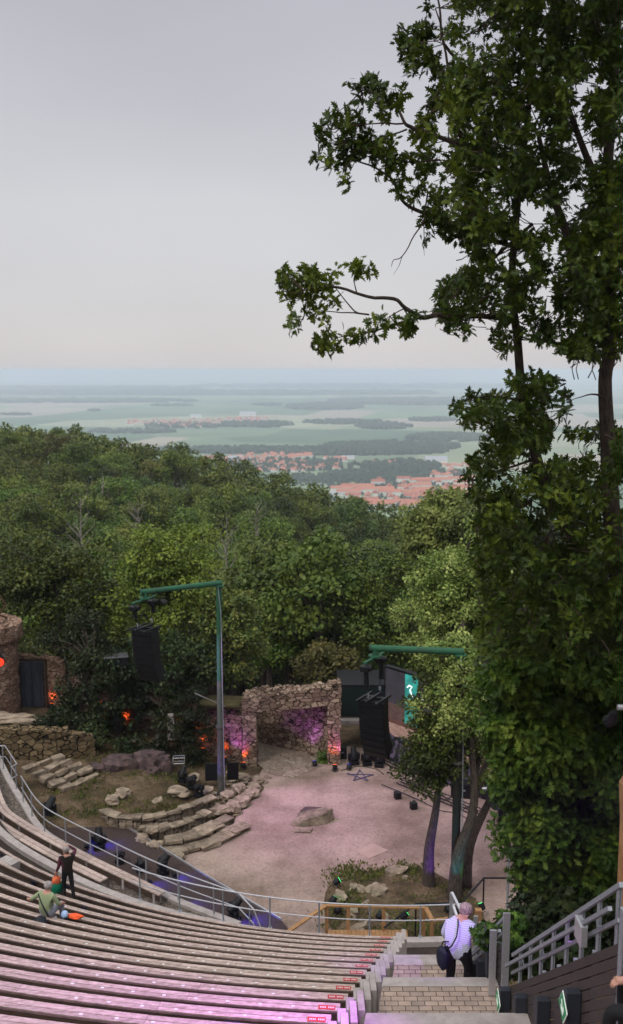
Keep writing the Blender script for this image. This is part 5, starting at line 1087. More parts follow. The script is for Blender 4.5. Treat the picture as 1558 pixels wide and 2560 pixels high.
for (x_, y_), sg, lb in (((1448, 2515), True, 'step lamp with a large green sign bearing a white down arrow, at the right'), ((1275, 2500), True, 'step lamp with a green arrow sign at the start of the near slatted wall'), ((1315, 2520), False, 'plain dark step lamp, second along the near slatted wall'), ((1372, 2530), False, 'plain dark step lamp left of the large green arrow sign'),
        ((1197, 2430), True, 'step lamp with a small green arrow sign beside the woman'), ((1217, 2425), False, 'plain dark step lamp right of the small green sign beside the woman'), ((1241, 2410), False, 'plain dark step lamp at the upper end of the farther slatted wall')):
    p = onx(x_, y_, FX - .02); step_lamp(p, sg, lb)

# ------------------------------------------------------------------ trees round the stage
def crown_blobs(cx, cy, rx, ry, Y, dep, n, br, lo=.0):
    out_ = []
    while len(out_) < n:
        u, v, w_ = rnd.uniform(-1, 1), rnd.uniform(-1, 1), rnd.uniform(-1, 1); d = math.sqrt(u * u + v * v + w_ * w_)
        if d > 1 or d < lo: continue
        p = at(cx + u * rx, cy + v * ry, Y + w_ * dep); out_.append((p.x, p.y, p.z, br * rnd.uniform(.65, 1.25)))
    return out_
def tree(label, trunk, r0, blobs, m, per, sz, tm=None, cat='tree', name='tree', up=.45, group=None, bark='bark', fill=.4, gaps=()):
    base = Vector(trunk[0]); b = empty(name, base, 0, label, cat, group); q = MB(); n = len(trunk)
    rs = [r0 * (1 - .72 * i / (n - 1)) for i in range(n)]; q.tube(smooth(trunk, 4), list(np.interp(np.linspace(0, n - 1, (n - 1) * 4 + 1), range(n), rs)), 10); W(q.build('trunk', M[bark], smooth=True), b)
    q = MB(); tp = smooth(trunk, 4)[(n - 1) * 2:]
    for bl in blobs:
        c = Vector(bl[:3]); a = min(tp, key=lambda t: (t - c).length + .6 * max(0, t.z - c.z + .3)); mid = (a + c) / 2 + Vector((rnd.uniform(-.1, .1), rnd.uniform(-.1, .1), .08 * (c - a).length)); rr = min(r0 * .35, .03 + .02 * (c - a).length); q.tube([a, mid, c], [rr, rr * .6, rr * .25], 5, cap=False)
        for k_ in range(3): e_ = c + Vector((rnd.uniform(-1, 1), rnd.uniform(-1, 1), rnd.uniform(-.5, .8))) * bl[3]; q.tube([mid.lerp(c, .6), e_], [rr * .35, rr * .12], 4, cap=False)
    W(q.build('branches', M[bark]), b); P, D, Nn = shell(blobs, per, up, fill); keep = np.ones(len(P), bool)
    for hx, hy, hr in gaps:
        c = at(hx, hy, 50.5); o_ = Vector((0, 0, CAMZ)); dd = np.array((c - o_).normalized()); rel = P - np.array(o_); tt = rel @ dd; dist = np.linalg.norm(rel - tt[:, None] * dd, axis=1); keep &= ~((dist < hr) & (tt < (c - o_).length))
    P, D, Nn = P[keep], D[keep], Nn[keep]; leaves('crown', P, D, Nn, rng.uniform(sz[0], sz[1], len(P)), tm or QL, m, b); return b
def G(x, y, z=None): return Vector((x, y, hgt(x, y) - .2 if z is None else z))
CB = crown_blobs
p = at(140, 1700, 54); tree('broad mid-green tree at the left, behind the tower and door', [G(p.x, 54), at(150, 1600, 54), at(140, 1450, 54)], .3, CB(60, 1440, 110, 95, 55, 2.2, 30, 1.0) + CB(180, 1500, 100, 120, 54, 2.2, 40, .9), LM['mid'], 90, (.14, .28))
p = at(440, 1700, 53); tree('bright yellow-green tree behind the left mast, highest of the group', [G(p.x, 53), at(440, 1620, 53), at(420, 1480, 53), at(430, 1380, 53)], .28, CB(430, 1400, 120, 85, 53, 2.2, 34, .85, .3) + CB(420, 1500, 160, 110, 53, 2.5, 38, .85, .3), leaf_mat('yellow_green_leaves', (.035, .075, .010), (.105, .17, .022), (.24, .32, .05), .25, nscale=.8), 85, (.13, .26))
p = at(570, 1750, 51.5); tree('chestnut tree with yellowish leaf tips beside the green mast', [G(p.x, 51.5), at(575, 1700, 51.5), at(565, 1550, 51.5)], .25, CB(565, 1590, 95, 130, 51, 1.8, 52, .65, .2), leaf_mat('chestnut_leaves', (.024, .045, .010), (.062, .098, .018), (.19, .19, .05), .2, nscale=1.1), 110, (.13, .25))
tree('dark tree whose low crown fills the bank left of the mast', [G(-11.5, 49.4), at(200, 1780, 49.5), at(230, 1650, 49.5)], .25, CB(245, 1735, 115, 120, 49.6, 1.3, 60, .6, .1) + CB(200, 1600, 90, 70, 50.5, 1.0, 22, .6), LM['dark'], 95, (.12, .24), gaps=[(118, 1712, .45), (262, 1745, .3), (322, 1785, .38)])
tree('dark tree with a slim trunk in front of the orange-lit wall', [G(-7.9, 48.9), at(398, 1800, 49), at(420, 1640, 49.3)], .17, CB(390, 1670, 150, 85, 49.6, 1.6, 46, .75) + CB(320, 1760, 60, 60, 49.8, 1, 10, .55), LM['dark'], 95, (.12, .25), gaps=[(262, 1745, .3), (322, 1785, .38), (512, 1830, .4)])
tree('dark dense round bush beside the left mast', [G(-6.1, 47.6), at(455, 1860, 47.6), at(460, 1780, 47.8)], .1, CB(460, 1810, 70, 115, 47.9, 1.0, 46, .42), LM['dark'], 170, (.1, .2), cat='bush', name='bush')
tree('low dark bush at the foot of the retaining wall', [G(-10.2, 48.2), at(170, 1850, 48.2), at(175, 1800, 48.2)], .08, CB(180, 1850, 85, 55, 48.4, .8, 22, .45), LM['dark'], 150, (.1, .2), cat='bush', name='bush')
for i_, (bx, by, rx_, ry_, lb_) in enumerate(((300, 1865, 75, 42, 'low dark undergrowth below the orange-lit wall patch'), (120, 1815, 50, 40, 'dark shrub spilling over the retaining wall'), (385, 1880, 40, 50, 'dark shrub left of the notched pale board'))):
    tree(lb_, [G(at(bx, by, 47.8).x, 47.8), at(bx, by + 10, 47.9), at(bx, by - 15, 47.9)], .05, CB(bx, by, rx_, ry_, 48, .8, 24, .38), LM['dark'], 170, (.09, .18), cat='bush', name='bush')
tree('small dark green shrub at the foot of the right gate pillar', [G(.6, 48.9, 0), at(806, 1895, 48.9), at(806, 1880, 48.9)], .03, CB(808, 1895, 15, 14, 48.9, .25, 9, .2), LM['mid'], 400, (.08, .15), cat='bush', name='shrub')
tree('little shrub growing from the dark boulders on the left bank', [G(-8.6, 45.4), at(370, 1975, 45.4), at(372, 1960, 45.4)], .03, CB(262, 1985, 26, 16, 44.2, .5, 9, .22) + CB(365, 1945, 14, 16, 45.6, .3, 5, .18), LM['mid'], 300, (.07, .14), cat='bush', name='shrub')
tree('tall rounded dark green tree behind the gate', [G(-1.5, 66), at(720, 1620, 66), at(720, 1480, 66)], .35, CB(720, 1500, 105, 90, 66, 2.5, 52, 1.05, .35) + CB(700, 1610, 90, 70, 66, 2, 26, .95), LM['mid'], 62, (.17, .34))
tree('yellow-green leafy tree low behind the gate', [G(1.5, 58), at(800, 1700, 58), at(810, 1650, 58)], .2, CB(820, 1670, 85, 58, 58, 1.5, 40, .6), leaf_mat('olive_leaves', (.05, .065, .018), (.12, .13, .038), (.22, .22, .07), .2, nscale=1), 95, (.13, .26))
tree('mid-green spreading tree behind the right mast arm', [G(5, 62), at(960, 1600, 62), at(960, 1450, 62)], .35, CB(945, 1480, 115, 95, 62, 2.5, 60, .95, .3) + CB(980, 1600, 110, 90, 60, 2.5, 34, .85), LM['mid'], 70, (.15, .3))
tree('pale green loose tree at the right of the valley', [G(11, 66), at(1110, 1500, 66), at(1110, 1330, 66)], .35, CB(1110, 1330, 110, 95, 66, 3, 56, 1.0, .25) + CB(1180, 1290, 70, 80, 70, 2, 24, .9), leaf_mat('pale_leaves', (.05, .075, .018), (.11, .14, .036), (.20, .22, .065), .25, nscale=.6), 66, (.17, .34))
tree('linden in pale blossom behind the green mast arm', [G(9.5, 43), at(1200, 1800, 42), at(1160, 1600, 42), at(1150, 1430, 42)], .3, CB(1150, 1500, 115, 120, 42, 2.0, 90, .55, .25) + CB(1120, 1440, 75, 70, 42, 1.5, 22, .55) + CB(1240, 1420, 70, 150, 42, 1.5, 34, .6) + CB(1130, 1640, 90, 45, 38, 1, 20, .45) + CB(1070, 1560, 85, 90, 45, 1.4, 34, .6), LM['lime'], 150, (.09, .19))
tw_b = [Vector((4.52, 35.9, .2)), Vector((4.5, 35.9, 1.8)), Vector((4.75, 35.9, 3.6)), at(1110, 1850, 36)]
tree('slender dark-barked tree, left of the two before the mast, lit violet', tw_b, .27, CB(1085, 1890, 90, 95, 36.3, 1.3, 44, .5) + CB(1120, 1740, 95, 70, 37, 1.3, 26, .45), LM['mid'], 170, (.09, .19))
tree('second dark-barked tree by the mast foot with a forked trunk, lit teal', [Vector((5.35, 35.0, .1)), Vector((5.5, 35.1, 2.0)), Vector((6.1, 35.4, 4.0)), at(1170, 1790, 36)], .30, CB(1150, 1790, 85, 110, 36.5, 1.5, 52, .45) + CB(1220, 1900, 50, 60, 37, 1, 14, .4) + CB(1155, 1740, 45, 95, 34.6, .5, 26, .36) + CB(1080, 1800, 60, 70, 35.6, .6, 14, .36), LM['lime'], 150, (.08, .17))
tree('leaning dark trunk rising to the right behind the mast', [Vector((6.0, 36.3, .1)), at(1175, 2110, 36.6), at(1225, 2000, 37.2), at(1270, 1900, 38)], .26, CB(1290, 1880, 80, 80, 38.5, 1.4, 30, .5), LM['dark'], 130, (.1, .2))
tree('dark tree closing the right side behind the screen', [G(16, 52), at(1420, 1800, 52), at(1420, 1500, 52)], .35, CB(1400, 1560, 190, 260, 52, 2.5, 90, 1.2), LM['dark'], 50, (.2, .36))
spot((4.9, 34.3, .85), (4.5, 35.9, 2.0), (.22, .06, 1), 260, 70, .8); spot((5.15, 33.9, .85), (5.45, 35.1, 2.3), (.0, .6, .8), 160, 48, .8); spot((6.35, 34.3, .8), (5.6, 35.4, 1.7), (.02, 1, .12), 90, 40, .8)
for x, y, rz, lb in ((5.0, 34.05, .2, 'black floor spotlight at the grass washing the twin trunks violet and teal'), (6.25, 34.1, .6, 'black floor spotlight throwing green light up the mast foot')): par(x, y, .35, rz, .9, lb, GG if x > 6 else GB, .9, 'floor lamps at the trunks')
for x_, y_ in ((1375, 2050), (1366, 2105), (1355, 2130)):
    p = at(x_, y_, 24); b = empty('string_lamp', p, 0, 'small blue lamp glowing through the leaves at the right', 'lamp', 'blue lamps in the leaves'); q = MB(); q.tube([(0, 0, .06), (0, 0, .0)], .05, 8); q.build('socket', M['black'], b); q = MB(); q.tube([(0, 0, 0), (0, -.02, -.12)], [.05, .05], 8); q.build('bulb', glow('blue_glow', (.04, .04, 1), 2), b)

# lower broad-leaved trees beside the aisle
LB = CB(1400, 1650, 190, 170, 20, 1.8, 90, .42) + CB(1400, 1880, 180, 160, 20, 1.6, 90, .42) + CB(1430, 2080, 170, 140, 20.5, 1.5, 76, .42) + CB(1330, 1760, 130, 150, 19.5, 1.2, 34, .36) + CB(1540, 1800, 90, 400, 19.5, 1.5, 70, .45) + CB(1450, 2200, 150, 60, 20.8, 1.2, 26, .38)
tree('dense broad-leaved tree whose leaves fill the right side above the aisle handrail', [Vector((6.2, 21, 4)), Vector((6.1, 20.6, 8)), Vector((5.8, 20.3, 12)), at(1450, 1560, 20)], .3, LB, LM['maple'], 260, (.13, .23), tmpl_oak(), up=.2)
tree('dark undergrowth on the slope behind the aisle handrail', [Vector((5.4, 19.8, 5.0)), at(1430, 2380, 19.8), at(1430, 2330, 19.8)], .06, CB(1420, 2330, 150, 90, 19.8, .8, 60, .36) + CB(1340, 2400, 80, 60, 18.8, .5, 22, .28), LM['dark'], 170, (.12, .2), tmpl_maple(), cat='bush', name='bush')
SH = CB(1240, 2345, 45, 30, 18.2, .5, 14, .16) + CB(1270, 2320, 30, 40, 18.6, .4, 8, .16)
tree('small bright leafy sapling poking through the aisle handrail', [Vector((4.0, 18.5, 6.2)), at(1270, 2400, 18.5), at(1255, 2350, 18.3)], .02, SH, LM['maple'], 260, (.10, .17), tmpl_maple(), cat='bush', name='sapling')

# ------------------------------------------------------------------ the big oak at the right
oak = empty('oak_tree', (6.6, 15.9, 5.0), 0, 'big dark oak with two stems rising along the right edge of the picture', 'tree')
def stem(pts, rs, nm='trunk'):
    q = MB(); s = smooth(pts, 5); q.tube(s, list(np.interp(np.linspace(0, len(pts) - 1, len(s)), range(len(pts)), rs)), 14); return W(q.build(nm, M['bark'], smooth=True), oak)
T1 = [Vector((6.6, 15.9, 5.0)), at(1740, 1900, 15.6), at(1610, 1640, 15.4), at(1545, 1430, 15.2), at(1527, 1250, 15.1), at(1520, 1110, 15.1), at(1513, 950, 15), at(1526, 870, 15), at(1520, 730, 15), at(1516, 480, 15), at(1535, 200, 15.1), at(1545, -50, 15.3), at(1540, -350, 15.4)]
stem(T1, [.24, .2, .17, .145, .13, .115, .10, .098, .092, .08, .07, .055, .04])
T2 = [at(1535, 1500, 15.5), at(1440, 1350, 15.8), at(1360, 1200, 16), at(1318, 1050, 16.1), at(1302, 950, 16.1), at(1294, 850, 16.1), at(1280, 700, 16.2), at(1300, 450, 16.2), at(1325, 200, 16.3), at(1300, -100, 16.3)]
stem(T2, [.11, .10, .09, .08, .07, .066, .06, .05, .04, .02])
T3 = [at(1556, 830, 15), at(1500, 780, 15), at(1440, 640, 15.2), at(1380, 480, 15.4), at(1345, 330, 15.6)]
def br(pts, r, Y=None):
    q = MB(); P_ = [at(x, y, Yv) for x, y, Yv in pts]; s = smooth(P_, 4); s = [p + Vector((noise.noise(p * 5), 0, noise.noise(p * 5 + Vector((7, 0, 0))))) * .02 for p in s]; q.tube(s, list(np.linspace(r, r * .25, len(s))), 6); return q
BRS = [([(1290, 800, 16.1), (1200, 790, 15.6), (1098, 787, 15), (1050, 793, 14.8), (1013, 769, 14.6), (983, 748, 14.5), (922, 742, 14.4), (850, 720, 14.3), (800, 716, 14.2), (759, 726, 14.1)], .045),
 ([(1083, 787, 14.9), (983, 811, 14.7), (940, 826, 14.6), (880, 838, 14.5), (840, 846, 14.5)], .022), ([(922, 787, 14.5), (886, 778, 14.4), (850, 735, 14.4), (828, 700, 14.3)], .014), ([(922, 787, 14.5), (870, 782, 14.5), (810, 778, 14.5), (760, 790, 14.5)], .012), ([(890, 728, 14.4), (886, 700, 14.4), (895, 675, 14.4)], .010), ([(1013, 769, 14.6), (975, 790, 14.6), (955, 805, 14.6)], .010),
 ([(1340, 420, 15.8), (1220, 380, 15.5), (1122, 351, 15), (1037, 321, 14.8), (1013, 309, 14.7), (989, 266, 14.7), (940, 236, 14.6), (905, 225, 14.6)], .042), ([(1013, 309, 14.7), (958, 308, 14.6), (898, 312, 14.5), (850, 320, 14.5)], .014), ([(1019, 325, 14.7), (970, 340, 14.7), (900, 380, 14.6), (860, 360, 14.6)], .014), ([(1100, 400, 15), (1020, 405, 14.8), (940, 390, 14.7), (880, 400, 14.6)], .016),
 ([(1300, 620, 16), (1200, 590, 15.6), (1110, 555, 15.2), (1046, 527, 15), (1005, 500, 14.9), (985, 455, 14.8), (940, 420, 14.7), (890, 400, 14.7)], .04), ([(1085, 500, 15.1), (1070, 480, 15), (1060, 548, 15), (1037, 587, 14.9), (1007, 641, 14.9), (985, 650, 14.9), (978, 668, 14.9)], .015), ([(1007, 641, 14.9), (998, 665, 14.9), (982, 688, 14.9)], .006), ([(1058, 560, 15), (1062, 600, 15), (1062, 640, 15)], .008),
 ([(1310, 300, 16.2), (1200, 200, 15.9), (1110, 110, 15.6), (1100, 20, 15.5), (1075, -40, 15.5)], .035), ([(1170, 250, 15.8), (1110, 180, 15.5), (1060, 110, 15.2), (1010, 95, 15)], .025), ([(1160, 380, 15.6), (1130, 250, 15.3), (1110, 100, 15.2), (1090, 20, 15.1)], .03), ([(1330, 560, 15.8), (1240, 640, 15.5), (1190, 680, 15.4)], .03), ([(1515, 500, 15), (1450, 350, 15.2), (1400, 200, 15.5), (1370, 50, 15.6)], .06), ([(1300, 1000, 16), (1220, 990, 15.6), (1160, 1000, 15.3)], .025), ([(1330, 1150, 16), (1240, 1180, 15.6), (1180, 1200, 15.4)], .025), ([(1520, 1000, 15), (1480, 985, 14.8), (1430, 1000, 14.7)], .02), ([(1330, 1250, 16), (1250, 1300, 15.4), (1190, 1320, 15.2)], .03), ([(1530, 1350, 15.2), (1430, 1300, 14.8), (1370, 1340, 14.6)], .03)]
for pts, r in BRS: W(br(pts, r).build('branch', M['bark'] if r > .03 else M['twig'], smooth=True), oak)
W((lambda q: (q.tube(smooth(T3, 5), list(np.linspace(.12, .03, 21)), 8), q)[1])(MB()).build('branch', M['bark'], smooth=True), oak)
RC = []                                              # centres of the leaf rosettes
def put(cx, cy, r, Y, n):
    for _ in range(n):
        a, q_ = rnd.uniform(0, 6.28), r * math.sqrt(rnd.random()); RC.append(at(cx + q_ * math.cos(a), cy + q_ * math.sin(a), Y + rnd.gauss(0, .18)))
for x, y, r in [(705, 690, 18), (725, 700, 20), (765, 690, 24), (800, 700, 24), (735, 735, 20), (780, 760, 18), (745, 785, 18), (735, 815, 14), (800, 785, 16), (825, 690, 16), (775, 725, 20), (710, 720, 14), (812, 735, 14), (835, 755, 12), (815, 848, 22), (800, 865, 16), (840, 862, 16), (870, 838, 16), (905, 838, 18), (930, 828, 16), (898, 672, 22), (918, 680, 12), (948, 800, 16), (975, 806, 14), (1005, 812, 16), (1032, 808, 18), (1050, 785, 12), (1028, 822, 14), (825, 815, 14)]: put(x, y, r, 14.4, max(2, int(r * r / 68)))
for x, y, r in [(880, 215, 16), (905, 205, 14), (925, 222, 20), (950, 202, 18), (955, 240, 16), (995, 232, 20), (985, 250, 12), (960, 270, 18), (970, 295, 14), (935, 250, 12), (890, 240, 12)]: put(x, y, r, 14.7, max(2, int(r * r / 68)))
for x, y, r in [(810, 305, 18), (845, 300, 20), (875, 300, 20), (900, 310, 18), (920, 325, 18), (820, 345, 22), (850, 360, 24), (880, 345, 26), (800, 390, 14), (830, 400, 18), (860, 400, 18), (860, 430, 12), (900, 370, 22), (935, 350, 20), (930, 390, 20), (960, 370, 20), (965, 400, 18), (980, 360, 16), (985, 420, 20), (1005, 440, 14), (1020, 400, 18), (1000, 480, 14), (1020, 500, 16), (865, 452, 8), (1040, 430, 12), (955, 440, 14), (990, 462, 12)]: put(x, y, r, 14.7, max(2, int(r * r / 66)))
for x, y, r in [(1085, 520, 24), (1100, 550, 24), (1075, 545, 20), (1060, 590, 12), (1110, 580, 20), (1140, 575, 22), (1165, 590, 22), (1050, 470, 16), (1050, 305, 22), (1075, 330, 22), (1045, 340, 16), (1000, 85, 16), (1020, 100, 20), (1050, 95, 22), (1040, 130, 22), (1070, 150, 24), (1030, 165, 16), (1010, 125, 12), (1075, 70, 24), (1105, 245, 26), (1090, 270, 20), (1090, 180, 14), (1070, 15, 6)]: put(x, y, r, 15.1, max(2, int(r * r / 58)))
SP = [(-420, 1090, 1640), (-40, 1085, 1700), (60, 1075, 1700), (140, 1060, 1700), (200, 1100, 1700), (240, 1120, 1700), (300, 1085, 1700), (380, 1055, 1700), (440, 1060, 1700), (480, 1080, 1700), (540, 1110, 1700), (600, 1165, 1700), (660, 1185, 1700), (700, 1120, 1700), (730, 1085, 1700), (780, 1085, 1700), (820, 1120, 1700), (860, 1180, 1640), (885, 1210, 1560), (905, 1240, 1345), (930, 1270, 1340), (955, 1260, 1420), (980, 1150, 1420), (1010, 1125, 1420), (1060, 1160, 1400), (1090, 1210, 1700), (1150, 1180, 1700), (1200, 1155, 1700), (1260, 1190, 1700), (1330, 1175, 1700), (1420, 1190, 1700), (1520, 1215, 1700), (1640, 1190, 1700)]
for yy in range(-100, 830, 42):
    put(1285 + 12 * math.sin(yy * .02), yy, 42, 15.6, 5); put(1515, yy, 48, 14.6, 6)
SPY = [s[0] for s in SP]; cnt = 0
while cnt < 7300:
    y = rnd.uniform(-420, 1640); a, c = np.interp(y, SPY, [s[1] for s in SP]), np.interp(y, SPY, [s[2] for s in SP]); x = a + (1700 - a) * rnd.random(); Y = rnd.uniform(13.6, 17.6)
    if x > c: cnt += 1; continue
    v = noise.noise(Vector((x * .012, y * .012, Y * .15))) + .6 * noise.noise(Vector((x * .03, y * .03, Y * .3)))
    edge_ = min(1, (x - a) / 140)
    if v < .05 - .24 * edge_ : continue
    if 878 < y < 935 and x < 1432: cnt += 1; continue
    if 855 < y < 880 and (x < 1190 or 1290 < x < 1400): cnt += 1; continue
    if 935 <= y < 985 and not (1275 < x < 1425): cnt += 1; continue
    if 700 < y < 800 and 1330 < x < 1390 and rnd.random() < .8: continue
    if 600 < y < 690 and 1360 < x < 1420 and rnd.random() < .8: continue
    if 925 < y < 1120 and 1470 < x < 1550 and Y < 15.3 and rnd.random() < .9: continue
    RC.append(at(x, y, Y)); cnt += 1
print('rosettes', len(RC))
OP, OD, ON, OS = [], [], [], []
for c in RC:
    ax_ = Vector((rnd.gauss(0, .6), rnd.gauss(0, .6), rnd.uniform(-.2, .9))).normalized(); t1_ = ax_.orthogonal().normalized(); t2_ = ax_.cross(t1_); k_ = rnd.randint(7, 10)
    for i in range(k_):
        a = 6.283 * i / k_ + rnd.uniform(-.3, .3); d = (t1_ * math.cos(a) + t2_ * math.sin(a) + ax_ * rnd.uniform(-.2, .7)); d = d + Vector((0, 0, -rnd.uniform(.0, .55))); s = rnd.triangular(.06, .165, .115)
        n_ = ax_ + Vector((rnd.gauss(0, .35), rnd.gauss(0, .35), .5)); OP.append(c + d.normalized() * .012 + Vector((rnd.gauss(0, .025), rnd.gauss(0, .025), rnd.gauss(0, .03)))); OD.append(d); ON.append(n_); OS.append(s)
leaves('foliage', np.array(OP), np.array(OD), np.array(ON), np.array(OS), tmpl_oak(), LM['oak'], oak)
q = MB()                                             # twigs that carry the rosettes
allb = [at(*p) for pts, r in BRS for p in pts] + T1[4:] + T2[2:] + T3
for c in RC[::3]:
    a = min(allb, key=lambda t: (t - c).length); d = (a - c)
    if d.length > .6: a = c + d.normalized() * rnd.uniform(.25, .4) + Vector((rnd.uniform(-.1, .1), 0, -.1))
    q.tube([a, (a + c) / 2 + Vector((rnd.uniform(-.05, .05), 0, -.04)), c], [.009, .007, .004], 4, cap=False)
W(q.build('twigs', M['twig']), oak)

# ------------------------------------------------------------------ people
def person(label, loc, rz, J, Rd, edges, regions, mats, scale=1.0):
    """one skinned body; J joints, Rd radii, regions: list of (joint pairs, material index)"""
    names = list(J); me = bpy.data.meshes.new('body'); me.from_pydata([J[n] for n in names], [(names.index(a), names.index(b)) for a, b in edges], []); o = bpy.data.objects.new('person', me); col.objects.link(o)
    sk = o.modifiers.new('s', 'SKIN'); ss = o.modifiers.new('u', 'SUBSURF'); ss.levels = ss.render_levels = 2
    for i, n in enumerate(names): v = me.skin_vertices[0].data[i]; r = Rd[n]; v.radius = r if isinstance(r, tuple) else (r, r); v.use_root = (n == 'pelvis')
    dg = bpy.context.evaluated_depsgraph_get(); ev = o.evaluated_get(dg); nm = bpy.data.meshes.new_from_object(ev); bpy.data.objects.remove(o)
    for m in mats: nm.materials.append(m)
    segs = [(Vector(J[a]), Vector(J[b]), mi) for a, b, mi in regions]
    for f in nm.polygons:
        c = f.center; best = 1e9; f.use_smooth = True
        for a, b, mi in segs:
            d = b - a; t = max(0, min(1, (c - a).dot(d) / max(1e-6, d.length_squared))); q = (c - a - d * t).length
            if q < best: best = q; f.material_index = mi
    p = bpy.data.objects.new('person', nm); col.objects.link(p); p.location = loc; p.rotation_euler = (0, 0, rz); p.scale = (scale,) * 3; tag(p, label, 'person'); return p
def head_bits(p, H, r, hair_m, long=0, fdir=Vector((0, 1, 0)), skin=None, up=Vector((0, 0, 1))):
    H = Vector(H); f = fdir.normalized(); up = (up - f * up.dot(f)).normalized(); s = f.cross(up)
    q = MB(); q.blob(H + up * r * .12 - f * r * .18, (r * 1.08, r * 1.12, r * 1.1), 3, .04, 2)
    if long: q.blob(H - f * r * .5 - up * r * .35, (r * .9, r * .62, r * .8), 2, .05, 4)
    q.build('hair', hair_m, p, smooth=True)
    q = MB(); q.blob(H + f * r * .35 - up * r * .12, (r * .78, r * .80, r * .95), 3, .0, 1); q.tube([H + f * r * 1.08 + up * r * .1, H + f * r * 1.32 - up * r * .18], [r * .1, r * .2], 6); q.build('face', skin or M['skin'], p, smooth=True)
    for i in (-1, 1):
        q = MB(); q.blob(H + f * r * 1.04 + s * i * r * .33 + up * r * .08, (r * .11,) * 3, 1, 0); q.build('eye', M['black'], p)
        q = MB(); q.blob(H + s * i * r * .95 - up * r * .05, (r * .14, r * .2, r * .28), 2, 0); q.build('ear', skin or M['skin'], p, smooth=True)
    q = MB(); q.box(H + f * r * 1.08 - up * r * .48, (r * .4, r * .08, r * .07)); q.build('mouth', mat('lips', (.35, .12, .1), .6) if 'lips' not in bpy.data.materials else bpy.data.materials['lips'], p)
def hand(p, w_, d, up, r=.009, skin=None, curl=.5):
    """palm with four fingers and a thumb; w_ = wrist, d = pointing direction"""
    w_ = Vector(w_); d = Vector(d).normalized(); u = Vector(up); s = d.cross(u).normalized(); u = s.cross(d); q = MB(); q.tube([w_, w_ + d * .03, w_ + d * .085], [.024, .034, .030], 8)
    for i, L_ in enumerate((.062, .072, .068, .052)):
        a = w_ + d * .08 + s * (i - 1.5) * .019; b_ = a + (d + u * -curl * .4).normalized() * L_ * .5; c = b_ + (d * (1 - curl) - u * curl).normalized() * L_ * .5; q.tube([a, b_, c], [r, r * .95, r * .75], 6)
    a = w_ + d * .035 + s * .028; q.tube([a, a + (d + s * 1.1).normalized() * .035, a + (d * 1.4 + s * .9 - u * curl * .5).normalized() * .062], [r * 1.2, r * 1.1, r * .85], 6); q.build('hand', skin or M['skin'], p, smooth=True)
ED = [('pelvis', 'waist'), ('waist', 'chest'), ('chest', 'neck'), ('neck', 'head'), ('head', 'crown'), ('chest', 'shL'), ('shL', 'elL'), ('elL', 'wrL'), ('chest', 'shR'), ('shR', 'elR'), ('elR', 'wrR'), ('pelvis', 'hipL'), ('hipL', 'knL'), ('knL', 'anL'), ('anL', 'toL'), ('pelvis', 'hipR'), ('hipR', 'knR'), ('knR', 'anR'), ('anR', 'toR')]
def striped():
    m = bpy.data.materials.new('striped_blouse'); m.use_nodes = True; t = m.node_tree; b = t.nodes['Principled BSDF']; b.inputs['Roughness'].default_value = .85; co = N(t, 'TexCoord'); sp = N(t, 'SeparateXYZ'); t.links.new(co.outputs['Object'], sp.inputs[0])
    a = N(t, 'Math', operation='MULTIPLY'); a.inputs[1].default_value = 165; s = N(t, 'Math', operation='SINE'); ad = N(t, 'Math', operation='MULTIPLY_ADD'); ad.inputs[1].default_value = .3; t.links.new(sp.outputs[1], ad.inputs[0]); t.links.new(sp.outputs[2], ad.inputs[2]); t.links.new(ad.outputs[0], a.inputs[0]); t.links.new(a.outputs[0], s.inputs[0])
    r = N(t, 'ValToRGB'); r.color_ramp.elements[0].position = .0; r.color_ramp.elements[0].color = (.56, .56, .68, 1); r.color_ramp.elements[1].position = .55; r.color_ramp.elements[1].color = (.40, .40, .60, 1); t.links.new(s.outputs[0], r.inputs[0]); t.links.new(r.outputs[0], b.inputs['Base Color']); return m
# woman in a striped blouse walking down, right hand on the rail
wz = 7.1; wx, wy = 3.02, 19.1
J = {'pelvis': (0, 0, .90), 'waist': (0, .06, 1.06), 'chest': (0, .18, 1.30), 'neck': (.0, .27, 1.43), 'head': (.05, .35, 1.52), 'crown': (.06, .39, 1.62), 'shL': (-.20, .19, 1.36), 'elL': (-.28, .14, 1.10), 'wrL': (-.22, .28, .92), 'shR': (.20, .19, 1.36), 'elR': (.31, .34, 1.12), 'wrR': (.52, .46, 1.08),
     'hipL': (-.13, .0, .84), 'knL': (-.12, .06, .46), 'anL': (-.13, -.02, .08), 'toL': (-.14, .14, .04), 'hipR': (.13, .02, .84), 'knR': (.15, .20, .50), 'anR': (.10, .22, .08), 'toR': (.10, .38, .04)}
Rd = {'pelvis': (.225, .19), 'waist': (.235, .20), 'chest': (.205, .165), 'neck': .07, 'head': .085, 'crown': .06, 'shL': .095, 'elL': .062, 'wrL': .038, 'shR': .095, 'elR': .062, 'wrR': .036, 'hipL': .12, 'knL': .085, 'anL': .055, 'toL': .045, 'hipR': .12, 'knR': .085, 'anR': .055, 'toR': .045}
RG = [('waist', 'chest', 0), ('pelvis', 'waist', 0), ('chest', 'shL', 0), ('chest', 'shR', 0), ('shL', 'elL', 0), ('elL', 'wrL', 0), ('shR', 'elR', 0), ('elR', 'wrR', 0), ('neck', 'head', 1), ('head', 'crown', 1), ('hipL', 'knL', 2), ('knL', 'anL', 2), ('anL', 'toL', 2), ('hipR', 'knR', 2), ('knR', 'anR', 2), ('anR', 'toR', 2)]
M['trouser'] = mat('black_trousers', (.008, .008, .010), .8); M['blonde'] = mat('dyed_hair', (.55, .40, .42), .7, c2=(.12, .07, .07), scale=14, stretch=(4, 4, 1))
